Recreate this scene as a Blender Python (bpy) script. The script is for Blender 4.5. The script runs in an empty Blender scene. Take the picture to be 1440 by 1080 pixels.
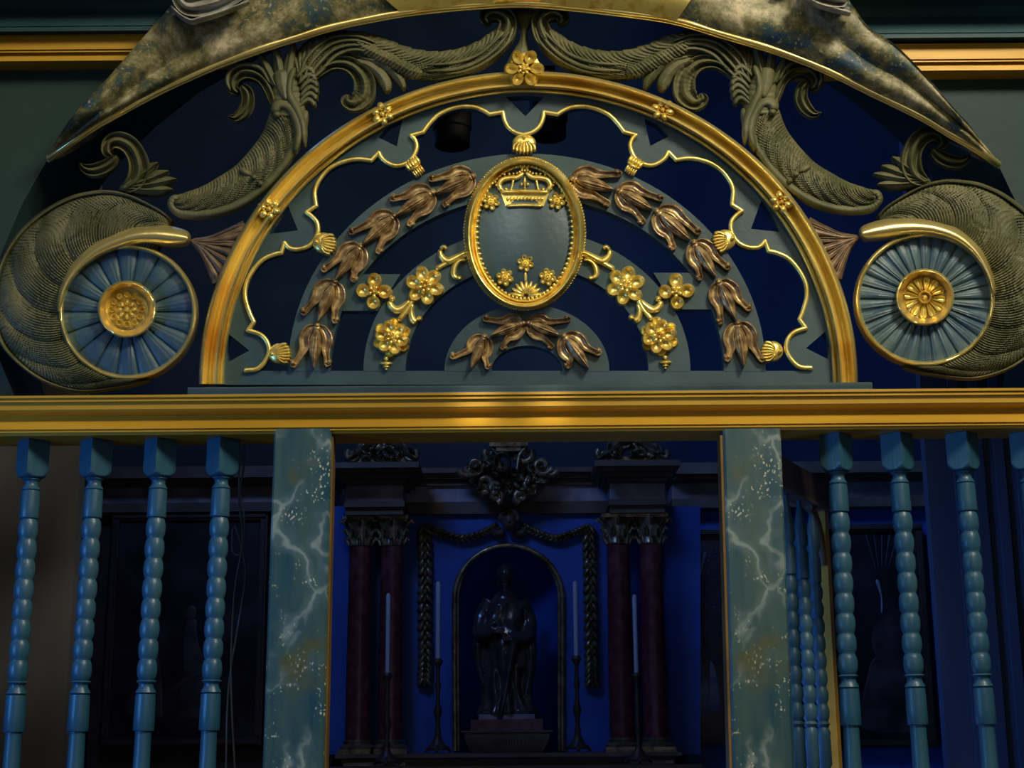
import bpy, bmesh, math, random
from math import sin, cos, pi, sqrt, radians, atan2, exp
from mathutils import Vector, Matrix, Euler, noise
from mathutils.geometry import tessellate_polygon
random.seed(7)
S = bpy.context.scene
COL = S.collection

# ------------------------------------------------------------------ camera
F = 2100.0
PITCH = radians(13.3); ROLL = radians(-0.45)
CAM = Vector((0, -3.0, 1.6))
cd = bpy.data.cameras.new('camera'); cam = bpy.data.objects.new('camera', cd); COL.objects.link(cam)
cd.sensor_fit = 'HORIZONTAL'; cd.sensor_width = 36; cd.lens = F / 1440 * 36
cd.clip_start = .05; cd.clip_end = 60
R = (Matrix.Rotation(radians(90) + PITCH, 3, 'X') @ Matrix.Rotation(ROLL, 3, 'Z'))
cam.matrix_world = Matrix.Translation(CAM) @ R.to_4x4()
S.camera = cam

# ------------------------------------------------------------------ exposure, world
S.view_settings.view_transform = 'Standard'; S.view_settings.look = 'None'
S.view_settings.gamma = 1; S.view_settings.exposure = 0.0
S.view_settings.use_curve_mapping = False
W = bpy.data.worlds.new('nave_gloom'); S.world = W; W.use_nodes = True
W.node_tree.nodes['Background'].inputs[0].default_value = (1.0, .93, .82, 1)
W.node_tree.nodes['Background'].inputs[1].default_value = 0.035

# ------------------------------------------------------------------ lights
def area(name, loc, target, size, power, color, sy=None, spread=None):
    l = bpy.data.lights.new(name, 'AREA'); l.energy = power; l.color = color
    l.size = size
    if sy: l.shape = 'RECTANGLE'; l.size_y = sy
    if spread: l.spread = radians(spread)
    o = bpy.data.objects.new(name, l); COL.objects.link(o); o.location = loc
    o.rotation_euler = (Vector(target) - Vector(loc)).to_track_quat('-Z', 'Y').to_euler(); return o
def spot(name, loc, target, ang, power, color, blend=.6, rad=.03):
    l = bpy.data.lights.new(name, 'SPOT'); l.energy = power; l.color = color
    l.spot_size = radians(ang); l.spot_blend = blend; l.shadow_soft_size = rad
    o = bpy.data.objects.new(name, l); COL.objects.link(o); o.location = loc
    o.rotation_euler = (Vector(target) - Vector(loc)).to_track_quat('-Z', 'Y').to_euler(); return o
WARM = (1.0, .92, .72)
area('nave_light_key', (1.6, -2.3, 4.6), (.35, 0, 2.5), .7, 88, WARM)
area('nave_light_upper', (-.6, -2.2, 4.6), (.0, 0, 2.7), 1.3, 15, (1, .90, .66))
area('nave_light_low', (1.1, -4.4, 2.9), (.2, 0, 2.3), 1.4, 8, (1, .94, .82))
area('blue_light_left', (-2.2, -1.3, 1.9), (.1, .1, 1.8), .4, 4.3, (.08, .34, 1.0), spread=80)
area('chapel_blue_light', (-.95, 1.1, 3.7), (.7, 3.0, 1.9), .4, 9, (.05, .26, 1.0))
area('chapel_dim_light', (-.7, .6, 3.9), (.3, 3.0, 2.0), .3, 2.0, (1, .85, .7))
area('chapel_blue_wall', (.4, .6, 4.3), (1.7, 4.2, 3.6), .4, 8, (.10, .26, .85), spread=75)
area('chapel_blue_pier', (.2, .42, 1.4), (1.3, .9, 2.2), .25, 1.6, (.10, .26, 1.0))
spot('rail_spot_a', (.0, -2.0, 3.9), (-.072, -.07, 2.255), 2.5, 330, (1, .95, .8), 1)
spot('rail_spot_b', (.1, -2.0, 3.9), (.078, -.07, 2.255), 2.3, 260, (1, .9, .72), 1)
spot('medallion_spot', (-.1, -2.2, 3.9), (-.02, 0, 2.60), 4, 60, (.9, 1, .95), 1)

# ------------------------------------------------------------------ pixel <-> place
def ray(px, py): return R @ Vector(((px - 720) / F, -(py - 540) / F, -1))
def G(px, py, y=0.0):
    d = ray(px, py); t = (y - CAM.y) / d.y; return CAM + d * t
def Zof(py, y=0.0, px=740): return G(px, py, y).z

# ------------------------------------------------------------------ mesh helpers
class MB:
    def __init__(s): s.v = []; s.f = []
    def add(s, vs, fs):
        b = len(s.v); s.v += [tuple(v) for v in vs]; s.f += [tuple(i + b for i in f) for f in fs]
    def box(s, lo, hi, rot=None):
        (x0, y0, z0), (x1, y1, z1) = lo, hi
        vs = [(x, y, z) for z in (z0, z1) for y in (y0, y1) for x in (x0, x1)]
        s.add(vs, [(0, 2, 3, 1), (4, 5, 7, 6), (0, 1, 5, 4), (2, 6, 7, 3), (0, 4, 6, 2), (1, 3, 7, 5)])
    def hexa(s, p):   # 8 corner points in box order
        s.add(p, [(0, 2, 3, 1), (4, 5, 7, 6), (0, 1, 5, 4), (2, 6, 7, 3), (0, 4, 6, 2), (1, 3, 7, 5)])
    def grid(s, rows, closed_u=False, closed_v=False):
        n = len(rows); m = len(rows[0]); vs = [p for r in rows for p in r]; fs = []
        for i in range(n if closed_u else n - 1):
            for j in range(m if closed_v else m - 1):
                a = i; b = (i + 1) % n; c = (j + 1) % m
                fs.append((a * m + j, a * m + c, b * m + c, b * m + j))
        s.add(vs, fs)
    def ball(s, c, r, sc=(1, 1, 1), n=12, m=8):
        rows = []
        for i in range(m + 1):
            a = pi * i / m
            rows.append([(c[0] + r * sc[0] * sin(a) * cos(2 * pi * j / n), c[1] + r * sc[1] * sin(a) * sin(2 * pi * j / n), c[2] + r * sc[2] * cos(a)) for j in range(n)])
        s.grid(rows, closed_v=True)
    def lathe(s, prof, c=(0, 0, 0), n=28, sy=1):
        rows = [[(c[0] + r * cos(2 * pi * j / n), c[1] + sy * r * sin(2 * pi * j / n), c[2] + z) for j in range(n)] for r, z in prof]
        s.grid(rows, closed_v=True)
        b = len(s.v) - len(rows) * n
        s.f.append(tuple(range(b, b + n))); s.f.append(tuple(range(len(s.v) - n, len(s.v))))
    def tube(s, pts, rad, n=10, cap=True):
        pts = [Vector(p) for p in pts]; rows = []; up = Vector((0, 1, .01)).normalized()
        for i, p in enumerate(pts):
            t = (pts[min(i + 1, len(pts) - 1)] - pts[max(i - 1, 0)])
            t = t.normalized() if t.length > 1e-9 else Vector((0, 0, 1))
            if abs(t.dot(up)) > .95: up = Vector((1, 0, .02)).normalized()
            a = t.cross(up).normalized(); b = t.cross(a).normalized(); up = (b if b.dot(up) > 0 else -b)
            b = up; r = rad(i / (len(pts) - 1)) if callable(rad) else rad
            rows.append([p + (a * cos(2 * pi * j / n) + b * sin(2 * pi * j / n)) * r for j in range(n)])
        s.grid(rows, closed_v=True)
        if cap:
            b = len(s.v) - len(rows) * n
            s.f.append(tuple(range(b, b + n))); s.f.append(tuple(range(len(s.v) - n, len(s.v))))
    def extrude_x(s, prof, x0, x1):     # prof = [(y,z)] closed
        n = len(prof)
        s.add([(x0, y, z) for y, z in prof] + [(x1, y, z) for y, z in prof],
              [(i, (i + 1) % n, n + (i + 1) % n, n + i) for i in range(n)] + [tuple(range(n)), tuple(range(n, 2 * n))])
    def plate(s, loops, y0, y1):        # loops of pixel points at y0 (front), pushed back to y1
        lp = [[G(px, py, y0) for px, py in l] for l in loops]
        flat = [p for l in lp for p in l]; n = len(flat)
        tris = tessellate_polygon([[Vector((p.x, p.z, 0)) for p in l] for l in lp])
        vs = flat + [Vector((p.x, y1, p.z)) for p in flat]
        fs = [tuple(t) for t in tris] + [tuple(i + n for i in reversed(t)) for t in tris]
        b = 0
        for l in lp:
            m = len(l)
            fs += [(b + i, b + (i + 1) % m, n + b + (i + 1) % m, n + b + i) for i in range(m)]
            b += m
        s.add(vs, fs)

def link(o): COL.objects.link(o); return o
def obj(name, mb, m, parent=None, smooth=40, origin=None):
    me = bpy.data.meshes.new(name); me.from_pydata([tuple(v) for v in mb.v], [], mb.f)
    bm = bmesh.new(); bm.from_mesh(me)
    bmesh.ops.remove_doubles(bm, verts=bm.verts, dist=1e-6)
    bmesh.ops.recalc_face_normals(bm, faces=bm.faces); bm.to_mesh(me); bm.free()
    if smooth:
        for p in me.polygons: p.use_smooth = True
        me.set_sharp_from_angle(angle=radians(smooth))
    me.materials.append(m)
    o = link(bpy.data.objects.new(name, me))
    if parent is not None:
        root = parent
        while root.parent is not None: root = root.parent
        base = root.location.copy()
        me.transform(Matrix.Translation(-base)); o.parent = parent
    else:
        if origin is None:
            xs = [v.co for v in me.vertices]
            lo = Vector([min(c[i] for c in xs) for i in range(3)]); hi = Vector([max(c[i] for c in xs) for i in range(3)])
            origin = Vector(((lo.x + hi.x) / 2, (lo.y + hi.y) / 2, lo.z))
        me.transform(Matrix.Translation(-Vector(origin))); o.location = origin
    return o
def tag(o, label, cat, group=None):
    o['label'] = label; o['category'] = cat
    if group: o['group'] = group
    return o
def thing(name, loc, label, cat, group=None):
    o = link(bpy.data.objects.new(name, None)); o.location = loc; o.empty_display_size = .05
    return tag(o, label, cat, group)
def struct(name, mb, m, smooth=40):
    o = obj(name, mb, m, None, smooth); o['kind'] = 'structure'; return o

# ------------------------------------------------------------------ materials
def mat(name, c1, c2=None, scale=8, rough=.5, metal=0, bump=.1, bscale=60, stretch=None, detail=5, lo=.35, hi=.65, c3=None, spec=.5, coat=0):
    m = bpy.data.materials.new(name); m.use_nodes = True; nt = m.node_tree; N = nt.nodes; L = nt.links
    b = N['Principled BSDF']; b.inputs['Roughness'].default_value = rough; b.inputs['Metallic'].default_value = metal
    b.inputs['Specular IOR Level'].default_value = spec; b.inputs['Coat Weight'].default_value = coat
    tc = N.new('ShaderNodeTexCoord'); mp = N.new('ShaderNodeMapping'); L.new(tc.outputs['Object'], mp.inputs[0])
    if stretch: mp.inputs['Scale'].default_value = stretch
    n = N.new('ShaderNodeTexNoise'); n.inputs['Scale'].default_value = scale; n.inputs['Detail'].default_value = detail
    L.new(mp.outputs[0], n.inputs['Vector'])
    r = N.new('ShaderNodeValToRGB'); r.color_ramp.elements[0].position = lo; r.color_ramp.elements[1].position = hi
    r.color_ramp.elements[0].color = (*c1, 1); r.color_ramp.elements[1].color = (*(c2 or c1), 1)
    if c3:
        e = r.color_ramp.elements.new((lo + hi) / 2); e.color = (*c3, 1)
    L.new(n.outputs['Fac'], r.inputs[0]); L.new(r.outputs[0], b.inputs['Base Color'])
    if bump:
        n2 = N.new('ShaderNodeTexNoise'); n2.inputs['Scale'].default_value = bscale; n2.inputs['Detail'].default_value = 4
        L.new(mp.outputs[0], n2.inputs['Vector'])
        bp = N.new('ShaderNodeBump'); bp.inputs['Strength'].default_value = bump; bp.inputs['Distance'].default_value = .01
        L.new(n2.outputs['Fac'], bp.inputs['Height']); L.new(bp.outputs[0], b.inputs['Normal'])
    return m
M = {}
M['gilt'] = mat('burnished_gilt', (.86, .57, .12), (1.0, .82, .32), 7, .28, .80, .05, 45, lo=.30, hi=.50)
M['gilt_relief'] = mat('gilt_relief', (.74, .44, .06), (1.0, .79, .22), 40, .33, .75, .06, 90, lo=.3, hi=.5)
M['bronze'] = mat('worn_bronze_gilt', (.17, .10, .045), (.62, .44, .18), 55, .34, .45, .12, 90, c3=(.32, .205, .09))
M['husk'] = mat('brown_husk', (.09, .055, .03), (.22, .14, .075), 40, .45, .3, .2, 80)
M['ochre'] = mat('ochre_painted_wood', (.46, .245, .018), (.60, .34, .032), 10, .42, .1, .05, 50, stretch=(.25, 1, 1), spec=.35)
M['ochre_dark'] = mat('ochre_dark', (.13, .07, .02), (.24, .13, .03), 10, .5, .1, .05, 50)
M['panel'] = mat('grey_teal_paint', (.030, .062, .070), (.052, .094, .100), 6, .36, 0, .05, 70)
M['disc_l'] = mat('blue_disc_paint', (.010, .045, .12), (.055, .11, .11), 9, .45, 0, .1, 80)
M['disc_r'] = mat('pale_blue_disc_paint', (.03, .075, .12), (.10, .16, .165), 14, .45, 0, .1, 80)
M['green'] = mat('olive_painted_carving', (.066, .072, .026), (.158, .146, .068), 14, .55, 0, .15, 90, spec=.35)
M['baluster'] = mat('blue_green_baluster_paint', (.016, .080, .140), (.042, .120, .170), 9, .38, 0, .08, 60, stretch=(3, 3, .5))
M['baluster_in'] = mat('dark_blue_baluster_paint', (.03, .10, .15), (.05, .13, .18), 9, .45, 0, .08, 60)
M['wall'] = mat('teal_wall_paint', (.011, .036, .034), (.024, .052, .045), 2.2, .6, 0, .08, 40, spec=.3)
M['mould_blue'] = mat('dark_teal_moulding', (.016, .052, .064), (.030, .072, .080), 5, .5, 0, .05, 60, spec=.2)
M['navy'] = mat('navy_plaster', (.014, .030, .062), (.022, .042, .08), 2.5, .9, 0, .05, 20, spec=.1)
M['pier'] = mat('pale_plaster', (.15, .15, .155), (.22, .22, .22), 3, .85, 0, .08, 30, stretch=(2, 2, .3))
M['pier_blue_lit'] = mat('blue_lit_plaster', (.05, .085, .17), (.08, .12, .22), 3, .85, 0, .08, 30, stretch=(4, 4, .3))  # blue light falling on the right pier is mixed into its plaster colour
M['back'] = mat('blue_back_paint', (.03, .10, .42), (.04, .14, .55), 4, .6, 0, .05, 40)
M['darkwood'] = mat('dark_wood', (.05, .035, .025), (.09, .06, .04), 10, .45, 0, .1, 60)
M['cornice_grey'] = mat('grey_brown_moulding', (.10, .070, .045), (.16, .12, .085), 8, .5, 0, .05, 50)
M['red_marble'] = mat('dark_red_marble', (.10, .02, .025), (.22, .06, .06), 22, .35, 0, .02, 60, c3=(.15, .035, .04))
M['frieze'] = mat('pale_marble', (.22, .20, .24), (.48, .46, .50), 11, .35, 0, .03, 60)
M['oldgold'] = mat('tarnished_gold', (.15, .11, .06), (.45, .36, .22), 30, .30, .6, .2, 70)
M['statue'] = mat('polychrome_dark_statue', (.035, .03, .03), (.10, .085, .08), 18, .22, .1, .1, 50, coat=.3)
M['candle'] = mat('white_wax', (.50, .56, .66), (.58, .63, .72), 8, .4, 0, 0)
M['black'] = mat('black_metal', (.006, .006, .007), (.01, .01, .011), 8, .7, 0, 0, spec=.15)
M['cable'] = mat('grey_cable', (.05, .05, .05), (.09, .09, .09), 8, .4, 0, 0)
M['stone'] = mat('pale_grey_carving', (.22, .21, .17), (.52, .50, .42), 25, .4, 0, .2, 60)
M['blue_line'] = mat('bright_blue_paint', (.01, .08, .22), (.02, .11, .28), 8, .4, 0, 0)
M['floor'] = mat('stone_floor', (.10, .09, .08), (.16, .15, .13), 3, .6, 0, .05, 20)

def marble_post():
    m = bpy.data.materials.new('veined_teal_marbling'); m.use_nodes = True; nt = m.node_tree; N = nt.nodes; L = nt.links
    b = N['Principled BSDF']; b.inputs['Roughness'].default_value = .35
    tc = N.new('ShaderNodeTexCoord')
    def mapping(sc, rot=(0, 0, 0)):
        mp = N.new('ShaderNodeMapping'); mp.inputs['Scale'].default_value = sc; mp.inputs['Rotation'].default_value = rot
        L.new(tc.outputs['Object'], mp.inputs[0]); return mp
    def noi(scale, vec, detail=5, dist=0):
        n = N.new('ShaderNodeTexNoise'); n.inputs['Scale'].default_value = scale; n.inputs['Detail'].default_value = detail
        n.inputs['Distortion'].default_value = dist; L.new(vec, n.inputs['Vector']); return n
    def ramp(src, a, bb, ca, cb):
        r = N.new('ShaderNodeValToRGB'); r.color_ramp.elements[0].position = a; r.color_ramp.elements[1].position = bb
        r.color_ramp.elements[0].color = (*ca, 1); r.color_ramp.elements[1].color = (*cb, 1); L.new(src, r.inputs[0]); return r
    def mix(f, a, c, mode='MIX'):
        x = N.new('ShaderNodeMix'); x.data_type = 'RGBA'; x.blend_type = mode
        L.new(f, x.inputs['Factor']); L.new(a, x.inputs['A']); L.new(c, x.inputs['B']); return x.outputs['Result']
    def rgb(c):
        n = N.new('ShaderNodeRGB'); n.outputs[0].default_value = (*c, 1); return n.outputs[0]
    mp = mapping((1, 1, 1)); base = ramp(noi(14, mapping((2.2, 2.2, .25)).outputs[0], 4).outputs['Fac'], .36, .64, (.014, .066, .090), (.052, .105, .092))
    ol = ramp(noi(7, mp.outputs[0], 3).outputs['Fac'], .54, .66, (0, 0, 0), (1, 1, 1))
    c = mix(ol.outputs[0], base.outputs[0], rgb((.085, .095, .04)))
    # veins: distorted wide cells
    wn = noi(9, mp.outputs[0], 3)
    sub = N.new('ShaderNodeVectorMath'); sub.operation = 'SCALE'; L.new(wn.outputs['Color'], sub.inputs[0]); sub.inputs['Scale'].default_value = .16
    ad = N.new('ShaderNodeVectorMath'); L.new(mapping((1, 1, .5), (0, .75, 0)).outputs[0], ad.inputs[0]); L.new(sub.outputs[0], ad.inputs[1])
    vo = N.new('ShaderNodeTexVoronoi'); vo.feature = 'DISTANCE_TO_EDGE'; vo.inputs['Scale'].default_value = 9.5; L.new(ad.outputs[0], vo.inputs['Vector'])
    wide = ramp(vo.outputs['Distance'], .0, .20, (.38, .38, .38), (0, 0, 0))
    brk = ramp(noi(8, mp.outputs[0], 3).outputs['Fac'], .42, .58, (0, 0, 0), (1, 1, 1))
    mm = N.new('ShaderNodeMix'); mm.data_type = 'RGBA'; mm.blend_type = 'MULTIPLY'; mm.inputs['Factor'].default_value = 1
    L.new(wide.outputs[0], mm.inputs['A']); L.new(brk.outputs[0], mm.inputs['B'])
    c = mix(mm.outputs['Result'], c, rgb((.20, .27, .25)))
    thin = ramp(vo.outputs['Distance'], .012, .055, (.8, .8, .8), (0, 0, 0))
    mm2 = N.new('ShaderNodeMix'); mm2.data_type = 'RGBA'; mm2.blend_type = 'MULTIPLY'; mm2.inputs['Factor'].default_value = 1
    L.new(thin.outputs[0], mm2.inputs['A']); L.new(brk.outputs[0], mm2.inputs['B'])
    c = mix(mm2.outputs['Result'], c, rgb((.27, .33, .28)))
    v2 = N.new('ShaderNodeTexVoronoi'); v2.inputs['Scale'].default_value = 150; vd = N.new('ShaderNodeVectorMath'); L.new(mapping((1, 1, .7), (0, .35, 0)).outputs[0], vd.inputs[0]); wn3 = noi(70, mp.outputs[0], 3); sc3 = N.new('ShaderNodeVectorMath'); sc3.operation = 'SCALE'; sc3.inputs['Scale'].default_value = .012; L.new(wn3.outputs['Color'], sc3.inputs[0]); L.new(sc3.outputs[0], vd.inputs[1]); L.new(vd.outputs[0], v2.inputs['Vector'])
    dots = ramp(v2.outputs['Distance'], .20, .34, (1, 1, 1), (0, 0, 0))
    gate = ramp(noi(12, mp.outputs[0], 3).outputs['Fac'], .53, .60, (0, 0, 0), (1, 1, 1))
    mm3 = N.new('ShaderNodeMix'); mm3.data_type = 'RGBA'; mm3.blend_type = 'MULTIPLY'; mm3.inputs['Factor'].default_value = 1
    L.new(dots.outputs[0], mm3.inputs['A']); L.new(gate.outputs[0], mm3.inputs['B'])
    c = mix(mm3.outputs['Result'], c, rgb((.50, .50, .34)))
    L.new(c, b.inputs['Base Color']); return m
M['post'] = marble_post()
def marbled_arch():
    m = bpy.data.materials.new('sponged_blue_gold_marbling'); m.use_nodes = True; nt = m.node_tree; N = nt.nodes; L = nt.links
    b = N['Principled BSDF']; b.inputs['Roughness'].default_value = .5; b.inputs['Specular IOR Level'].default_value = .3
    tc = N.new('ShaderNodeTexCoord'); mp = N.new('ShaderNodeMapping'); L.new(tc.outputs['Object'], mp.inputs[0])
    n = N.new('ShaderNodeTexNoise'); n.inputs['Scale'].default_value = 7; n.inputs['Detail'].default_value = 12; n.inputs['Roughness'].default_value = .74; n.inputs['Distortion'].default_value = .3
    L.new(mp.outputs[0], n.inputs['Vector'])
    r = N.new('ShaderNodeValToRGB'); L.new(n.outputs['Fac'], r.inputs[0])
    el = r.color_ramp.elements; el[0].position = .36; el[0].color = (.012, .035, .075, 1); el[1].position = .62; el[1].color = (.62, .50, .30, 1)
    for p, c in ((.42, (.025, .06, .08)), (.465, (.06, .075, .045)), (.51, (.17, .145, .05)), (.565, (.30, .27, .15))):
        e = el.new(p); e.color = (*c, 1)
    n4 = N.new('ShaderNodeTexNoise'); n4.inputs['Scale'].default_value = 110; n4.inputs['Detail'].default_value = 3; L.new(mp.outputs[0], n4.inputs['Vector'])
    r4 = N.new('ShaderNodeValToRGB'); r4.color_ramp.elements[0].position = .60; r4.color_ramp.elements[1].position = .70; r4.color_ramp.elements[0].color = (0, 0, 0, 1); r4.color_ramp.elements[1].color = (.7, .7, .7, 1)
    L.new(n4.outputs['Fac'], r4.inputs[0]); mx = N.new('ShaderNodeMix'); mx.data_type = 'RGBA'; L.new(r4.outputs[0], mx.inputs['Factor']); L.new(r.outputs[0], mx.inputs['A']); mx.inputs['B'].default_value = (.42, .38, .22, 1)
    L.new(mx.outputs['Result'], b.inputs['Base Color'])
    n2 = N.new('ShaderNodeTexNoise'); n2.inputs['Scale'].default_value = 25; L.new(mp.outputs[0], n2.inputs['Vector'])
    bp = N.new('ShaderNodeBump'); bp.inputs['Strength'].default_value = .35; bp.inputs['Distance'].default_value = .01
    L.new(n2.outputs['Fac'], bp.inputs['Height']); L.new(bp.outputs[0], b.inputs['Normal']); return m
M['sponged'] = marbled_arch()

# ------------------------------------------------------------------ relief carving helpers (pixel outline, real depth)
def cr(pts, n):
    P = [Vector(p) for p in pts]; P = [P[0] * 2 - P[1]] + P + [P[-1] * 2 - P[-2]]; out = []
    seg = len(P) - 3
    for k in range(n + 1):
        u = k / n * seg; i = min(int(u), seg - 1); t = u - i
        a, b, c, d = P[i], P[i + 1], P[i + 2], P[i + 3]
        out.append(.5 * ((2 * b) + (c - a) * t + (2 * a - 5 * b + 4 * c - d) * t * t + (3 * b - a - 3 * c + d) * t ** 3))
    return out
PROF = {
    'dome': lambda t: sqrt(max(0, 1 - t * t)),
    'soft': lambda t: (1 - t * t) ** .35 if abs(t) < 1 else 0,
    'cup': lambda t: (.45 + .55 * (abs(t) / .8) ** 2) if abs(t) < .8 else max(0, (1 - abs(t)) / .2) ** .5,
    'curl': lambda t: (.62 + .38 * cos(2 * pi * t)) if abs(t) < .86 else max(0, (1 - abs(t)) / .14) ** .5 * .86,
    'leaf': lambda t: (1 - .55 * abs(t)) * (1 - t ** 6) ** .5,
}
def ribbon(mb, pts, H, y0=0, prof='dome', lam=6.0, amp=0.0, skew=0.0, ns=None, nt=14, th=.012, frill=0, flam=10, fside=0, taper=(.12, .12), mp=None, pw=2):
    """carved strip: pts = (px, py, half width px)"""
    Lpx = sum((Vector(pts[i + 1][:2]) - Vector(pts[i][:2])).length for i in range(len(pts) - 1))
    if ns is None: ns = max(14, int(Lpx / (1.3 if amp else 2.5)))
    C = cr([(p[0], p[1], p[2]) for p in pts], ns); rows = []; s = 0; pf = PROF[prof]
    for i, c in enumerate(C):
        a = C[max(i - 1, 0)]; b = C[min(i + 1, ns)]
        if i: s += (C[i] - C[i - 1]).xy.length
        d = (b - a).xy; d = d.normalized() if d.length > 1e-6 else Vector((1, 0)); n = Vector((-d.y, d.x))
        w = max(.4, c.z); u = i / ns
        tp = 1.0
        if taper[0] and u < taper[0]: tp = min(tp, sqrt(max(0, 1 - (1 - u / taper[0]) ** 2)))
        if taper[1] and u > 1 - taper[1]: tp = min(tp, sqrt(max(0, 1 - ((u - 1 + taper[1]) / taper[1]) ** 2)))
        tp = max(tp, .06); row = []; edge = []
        for j in range(nt + 1):
            t = -1 + 2 * j / nt; tt = sin(t * pi / 2) if prof in ('dome', 'soft') else t
            ww = w * (.35 + .65 * tp)
            if frill and (fside == 0 or fside * tt > 0):
                fr = (s / flam) % 1.0; ww *= 1 + frill * (fr - .5) * abs(tt) ** 3
            x = c.x + n.x * tt * ww; y = c.y + n.y * tt * ww
            h = H * pf(max(-1, min(1, tt))) * tp
            if amp:
                ph = 2 * pi * (s / lam + skew * ((1 + tt) / 2) ** pw)
                h += amp * (abs(sin(ph * .5)) - .5 + .35 * sin(ph * .21 + 1)) * tp * min(1, (1 - abs(tt)) * 6 + .2)
            if mp: x, y = mp(x, y)
            row.append(G(x, y, y0 - h))
            if j in (0, nt): edge.append(G(x, y, y0))
        e1, e0 = edge[1], edge[0]
        row.append(Vector((e1.x, y0 + th, e1.z))); row.append(Vector((e0.x, y0 + th, e0.z)))
        rows.append(row)
    mb.grid(rows, closed_v=True)
    m = len(rows[0]); b = len(mb.v) - m * len(rows)
    mb.f.append(tuple(range(b, b + m))); mb.f.append(tuple(range(len(mb.v) - m, len(mb.v))))
def blob(mb, cx, cy, rl, rw, ang, H, y0=0, kind='dome', nr=5, na=18, th=.004, mp=None, rays=0):
    """oval relief mound or cupped petal in pixels"""
    rows = []
    for i in range(nr + 1):
        rho = i / nr
        if kind == 'dome': rho = sin(rho * pi / 2); h = H * sqrt(max(0, 1 - rho * rho))
        else: h = H * (.22 + .78 * (rho / .8) ** 2) if rho < .81 else H * max(0, (1 - rho) / .19) ** .5
        row = []
        for j in range(na):
            a = 2 * pi * j / na; u = rl * rho * cos(a); v = rw * rho * sin(a)
            x = cx + u * cos(ang) - v * sin(ang); y = cy + u * sin(ang) + v * cos(ang)
            hh = h * (1 + (.12 * cos(rays * a) * rho if rays else 0))
            if mp: x, y = mp(x, y)
            row.append(G(x, y, y0 - hh))
        rows.append(row)
    rows.append([Vector((p.x, y0 + th, p.z)) for p in rows[-1]])
    mb.grid(rows, closed_v=True)
    m = na; mb.f.append(tuple(range(len(mb.v) - m, len(mb.v))))
def esweep(mb, cx, cy, inner, outer, a0, a1, n, prof, y0, th=.015, fn=None):
    """moulding along an ellipse; inner/outer = (rx,ry) px; prof = [(u,h)]; angles deg, 0 = right, 90 = up"""
    closed = abs(a1 - a0) >= 360; rows = []
    for i in range(n if closed else n + 1):
        a = radians(a0 + (a1 - a0) * i / n); row = []
        for k, (u, h) in enumerate(prof):
            if fn: u, h = fn(i, k, u, h)
            rx = inner[0] + (outer[0] - inner[0]) * u; ry = inner[1] + (outer[1] - inner[1]) * u
            row.append(G(cx + rx * cos(a), cy - ry * sin(a), y0 - h))
        row.append(Vector((row[-1].x, y0 + th, row[-1].z))); row.append(Vector((row[0].x, y0 + th, row[0].z)))
        rows.append(row)
    mb.grid(rows, closed_u=closed, closed_v=True)
    if not closed:
        m = len(rows[0]); b = len(mb.v) - m * len(rows)
        mb.f.append(tuple(range(b, b + m))); mb.f.append(tuple(range(len(mb.v) - m, len(mb.v))))
def ell(cx, cy, rx, ry, a0, a1, n):
    return [(cx + rx * cos(radians(a0 + (a1 - a0) * i / n)), cy - ry * sin(radians(a0 + (a1 - a0) * i / n))) for i in range(n + 1)]

# ================================================================== SETTING
# wall with arched opening (above the rail)
YW = .0
left_edge = [(20, 556), (0, 508), (-12, 450), (-8, 400), (5, 348), (32, 285), (68, 222), (110, 165), (170, 105), (240, 50), (330, 0), (430, -45), (560, -80)]
right_edge = [(1448, 560), (1475, 500), (1480, 440), (1468, 380), (1440, 308), (1402, 228), (1360, 172), (1300, 110), (1230, 55), (1140, 0), (1040, -45), (910, -80)]
mb = MB()
loop = [(-420, 556)] + left_edge[:1] + left_edge[1:] + list(reversed(right_edge)) + [(1860, 556), (1860, -420), (-420, -420)]
mb.plate([loop], .03, .33)
struct('wall_front', mb, M['wall'], 30)
zr = Zof(552, 0)
mb = MB(); mb.box((-2.6, .03, 0), (G(-120, 560).x, .33, zr)); struct('wall_left_jamb', mb, M['wall'], 0)
mb = MB(); mb.box((G(1560, 560).x, .03, 0), (2.6, .33, zr)); struct('wall_right_jamb', mb, M['wall'], 0)
mb = MB(); mb.box((-2.6, .33, -.1), (-2.5, 4.3, 5.9)); struct('wall_left', mb, M['navy'], 0)
mb = MB(); mb.box((2.5, .33, -.1), (2.6, 4.3, 5.9)); struct('wall_right', mb, M['navy'], 0)
mb = MB(); mb.box((-2.6, 4.2, -.1), (2.6, 4.3, 5.9)); struct('wall_back', mb, M['navy'], 0)
mb = MB(); mb.box((-2.6, .33, 5.8), (2.6, 4.3, 5.9)); struct('ceiling', mb, M['navy'], 0)
mb = MB(); mb.box((-3.5, -3.5, -.1), (3.5, 4.3, 0)); struct('floor', mb, M['floor'], 0)
# inner piers of the chapel seen behind the balusters
mb = MB(); mb.box((-2.5, .75, 0), (G(104, 800, .75).x, .80, 5.8)); struct('wall_left_pier', mb, M['pier'], 0)
mb = MB(); xr = G(1313, 800, .9).x
mb.box((xr, .9, 0), (2.5, .94, 5.8))
for k in range(9):
    x = xr + .07 + k * .055; mb.box((x, .888, 0), (x + .025, .9, 5.8))
struct('wall_right_pier', mb, M['pier_blue_lit'], 0)

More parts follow.
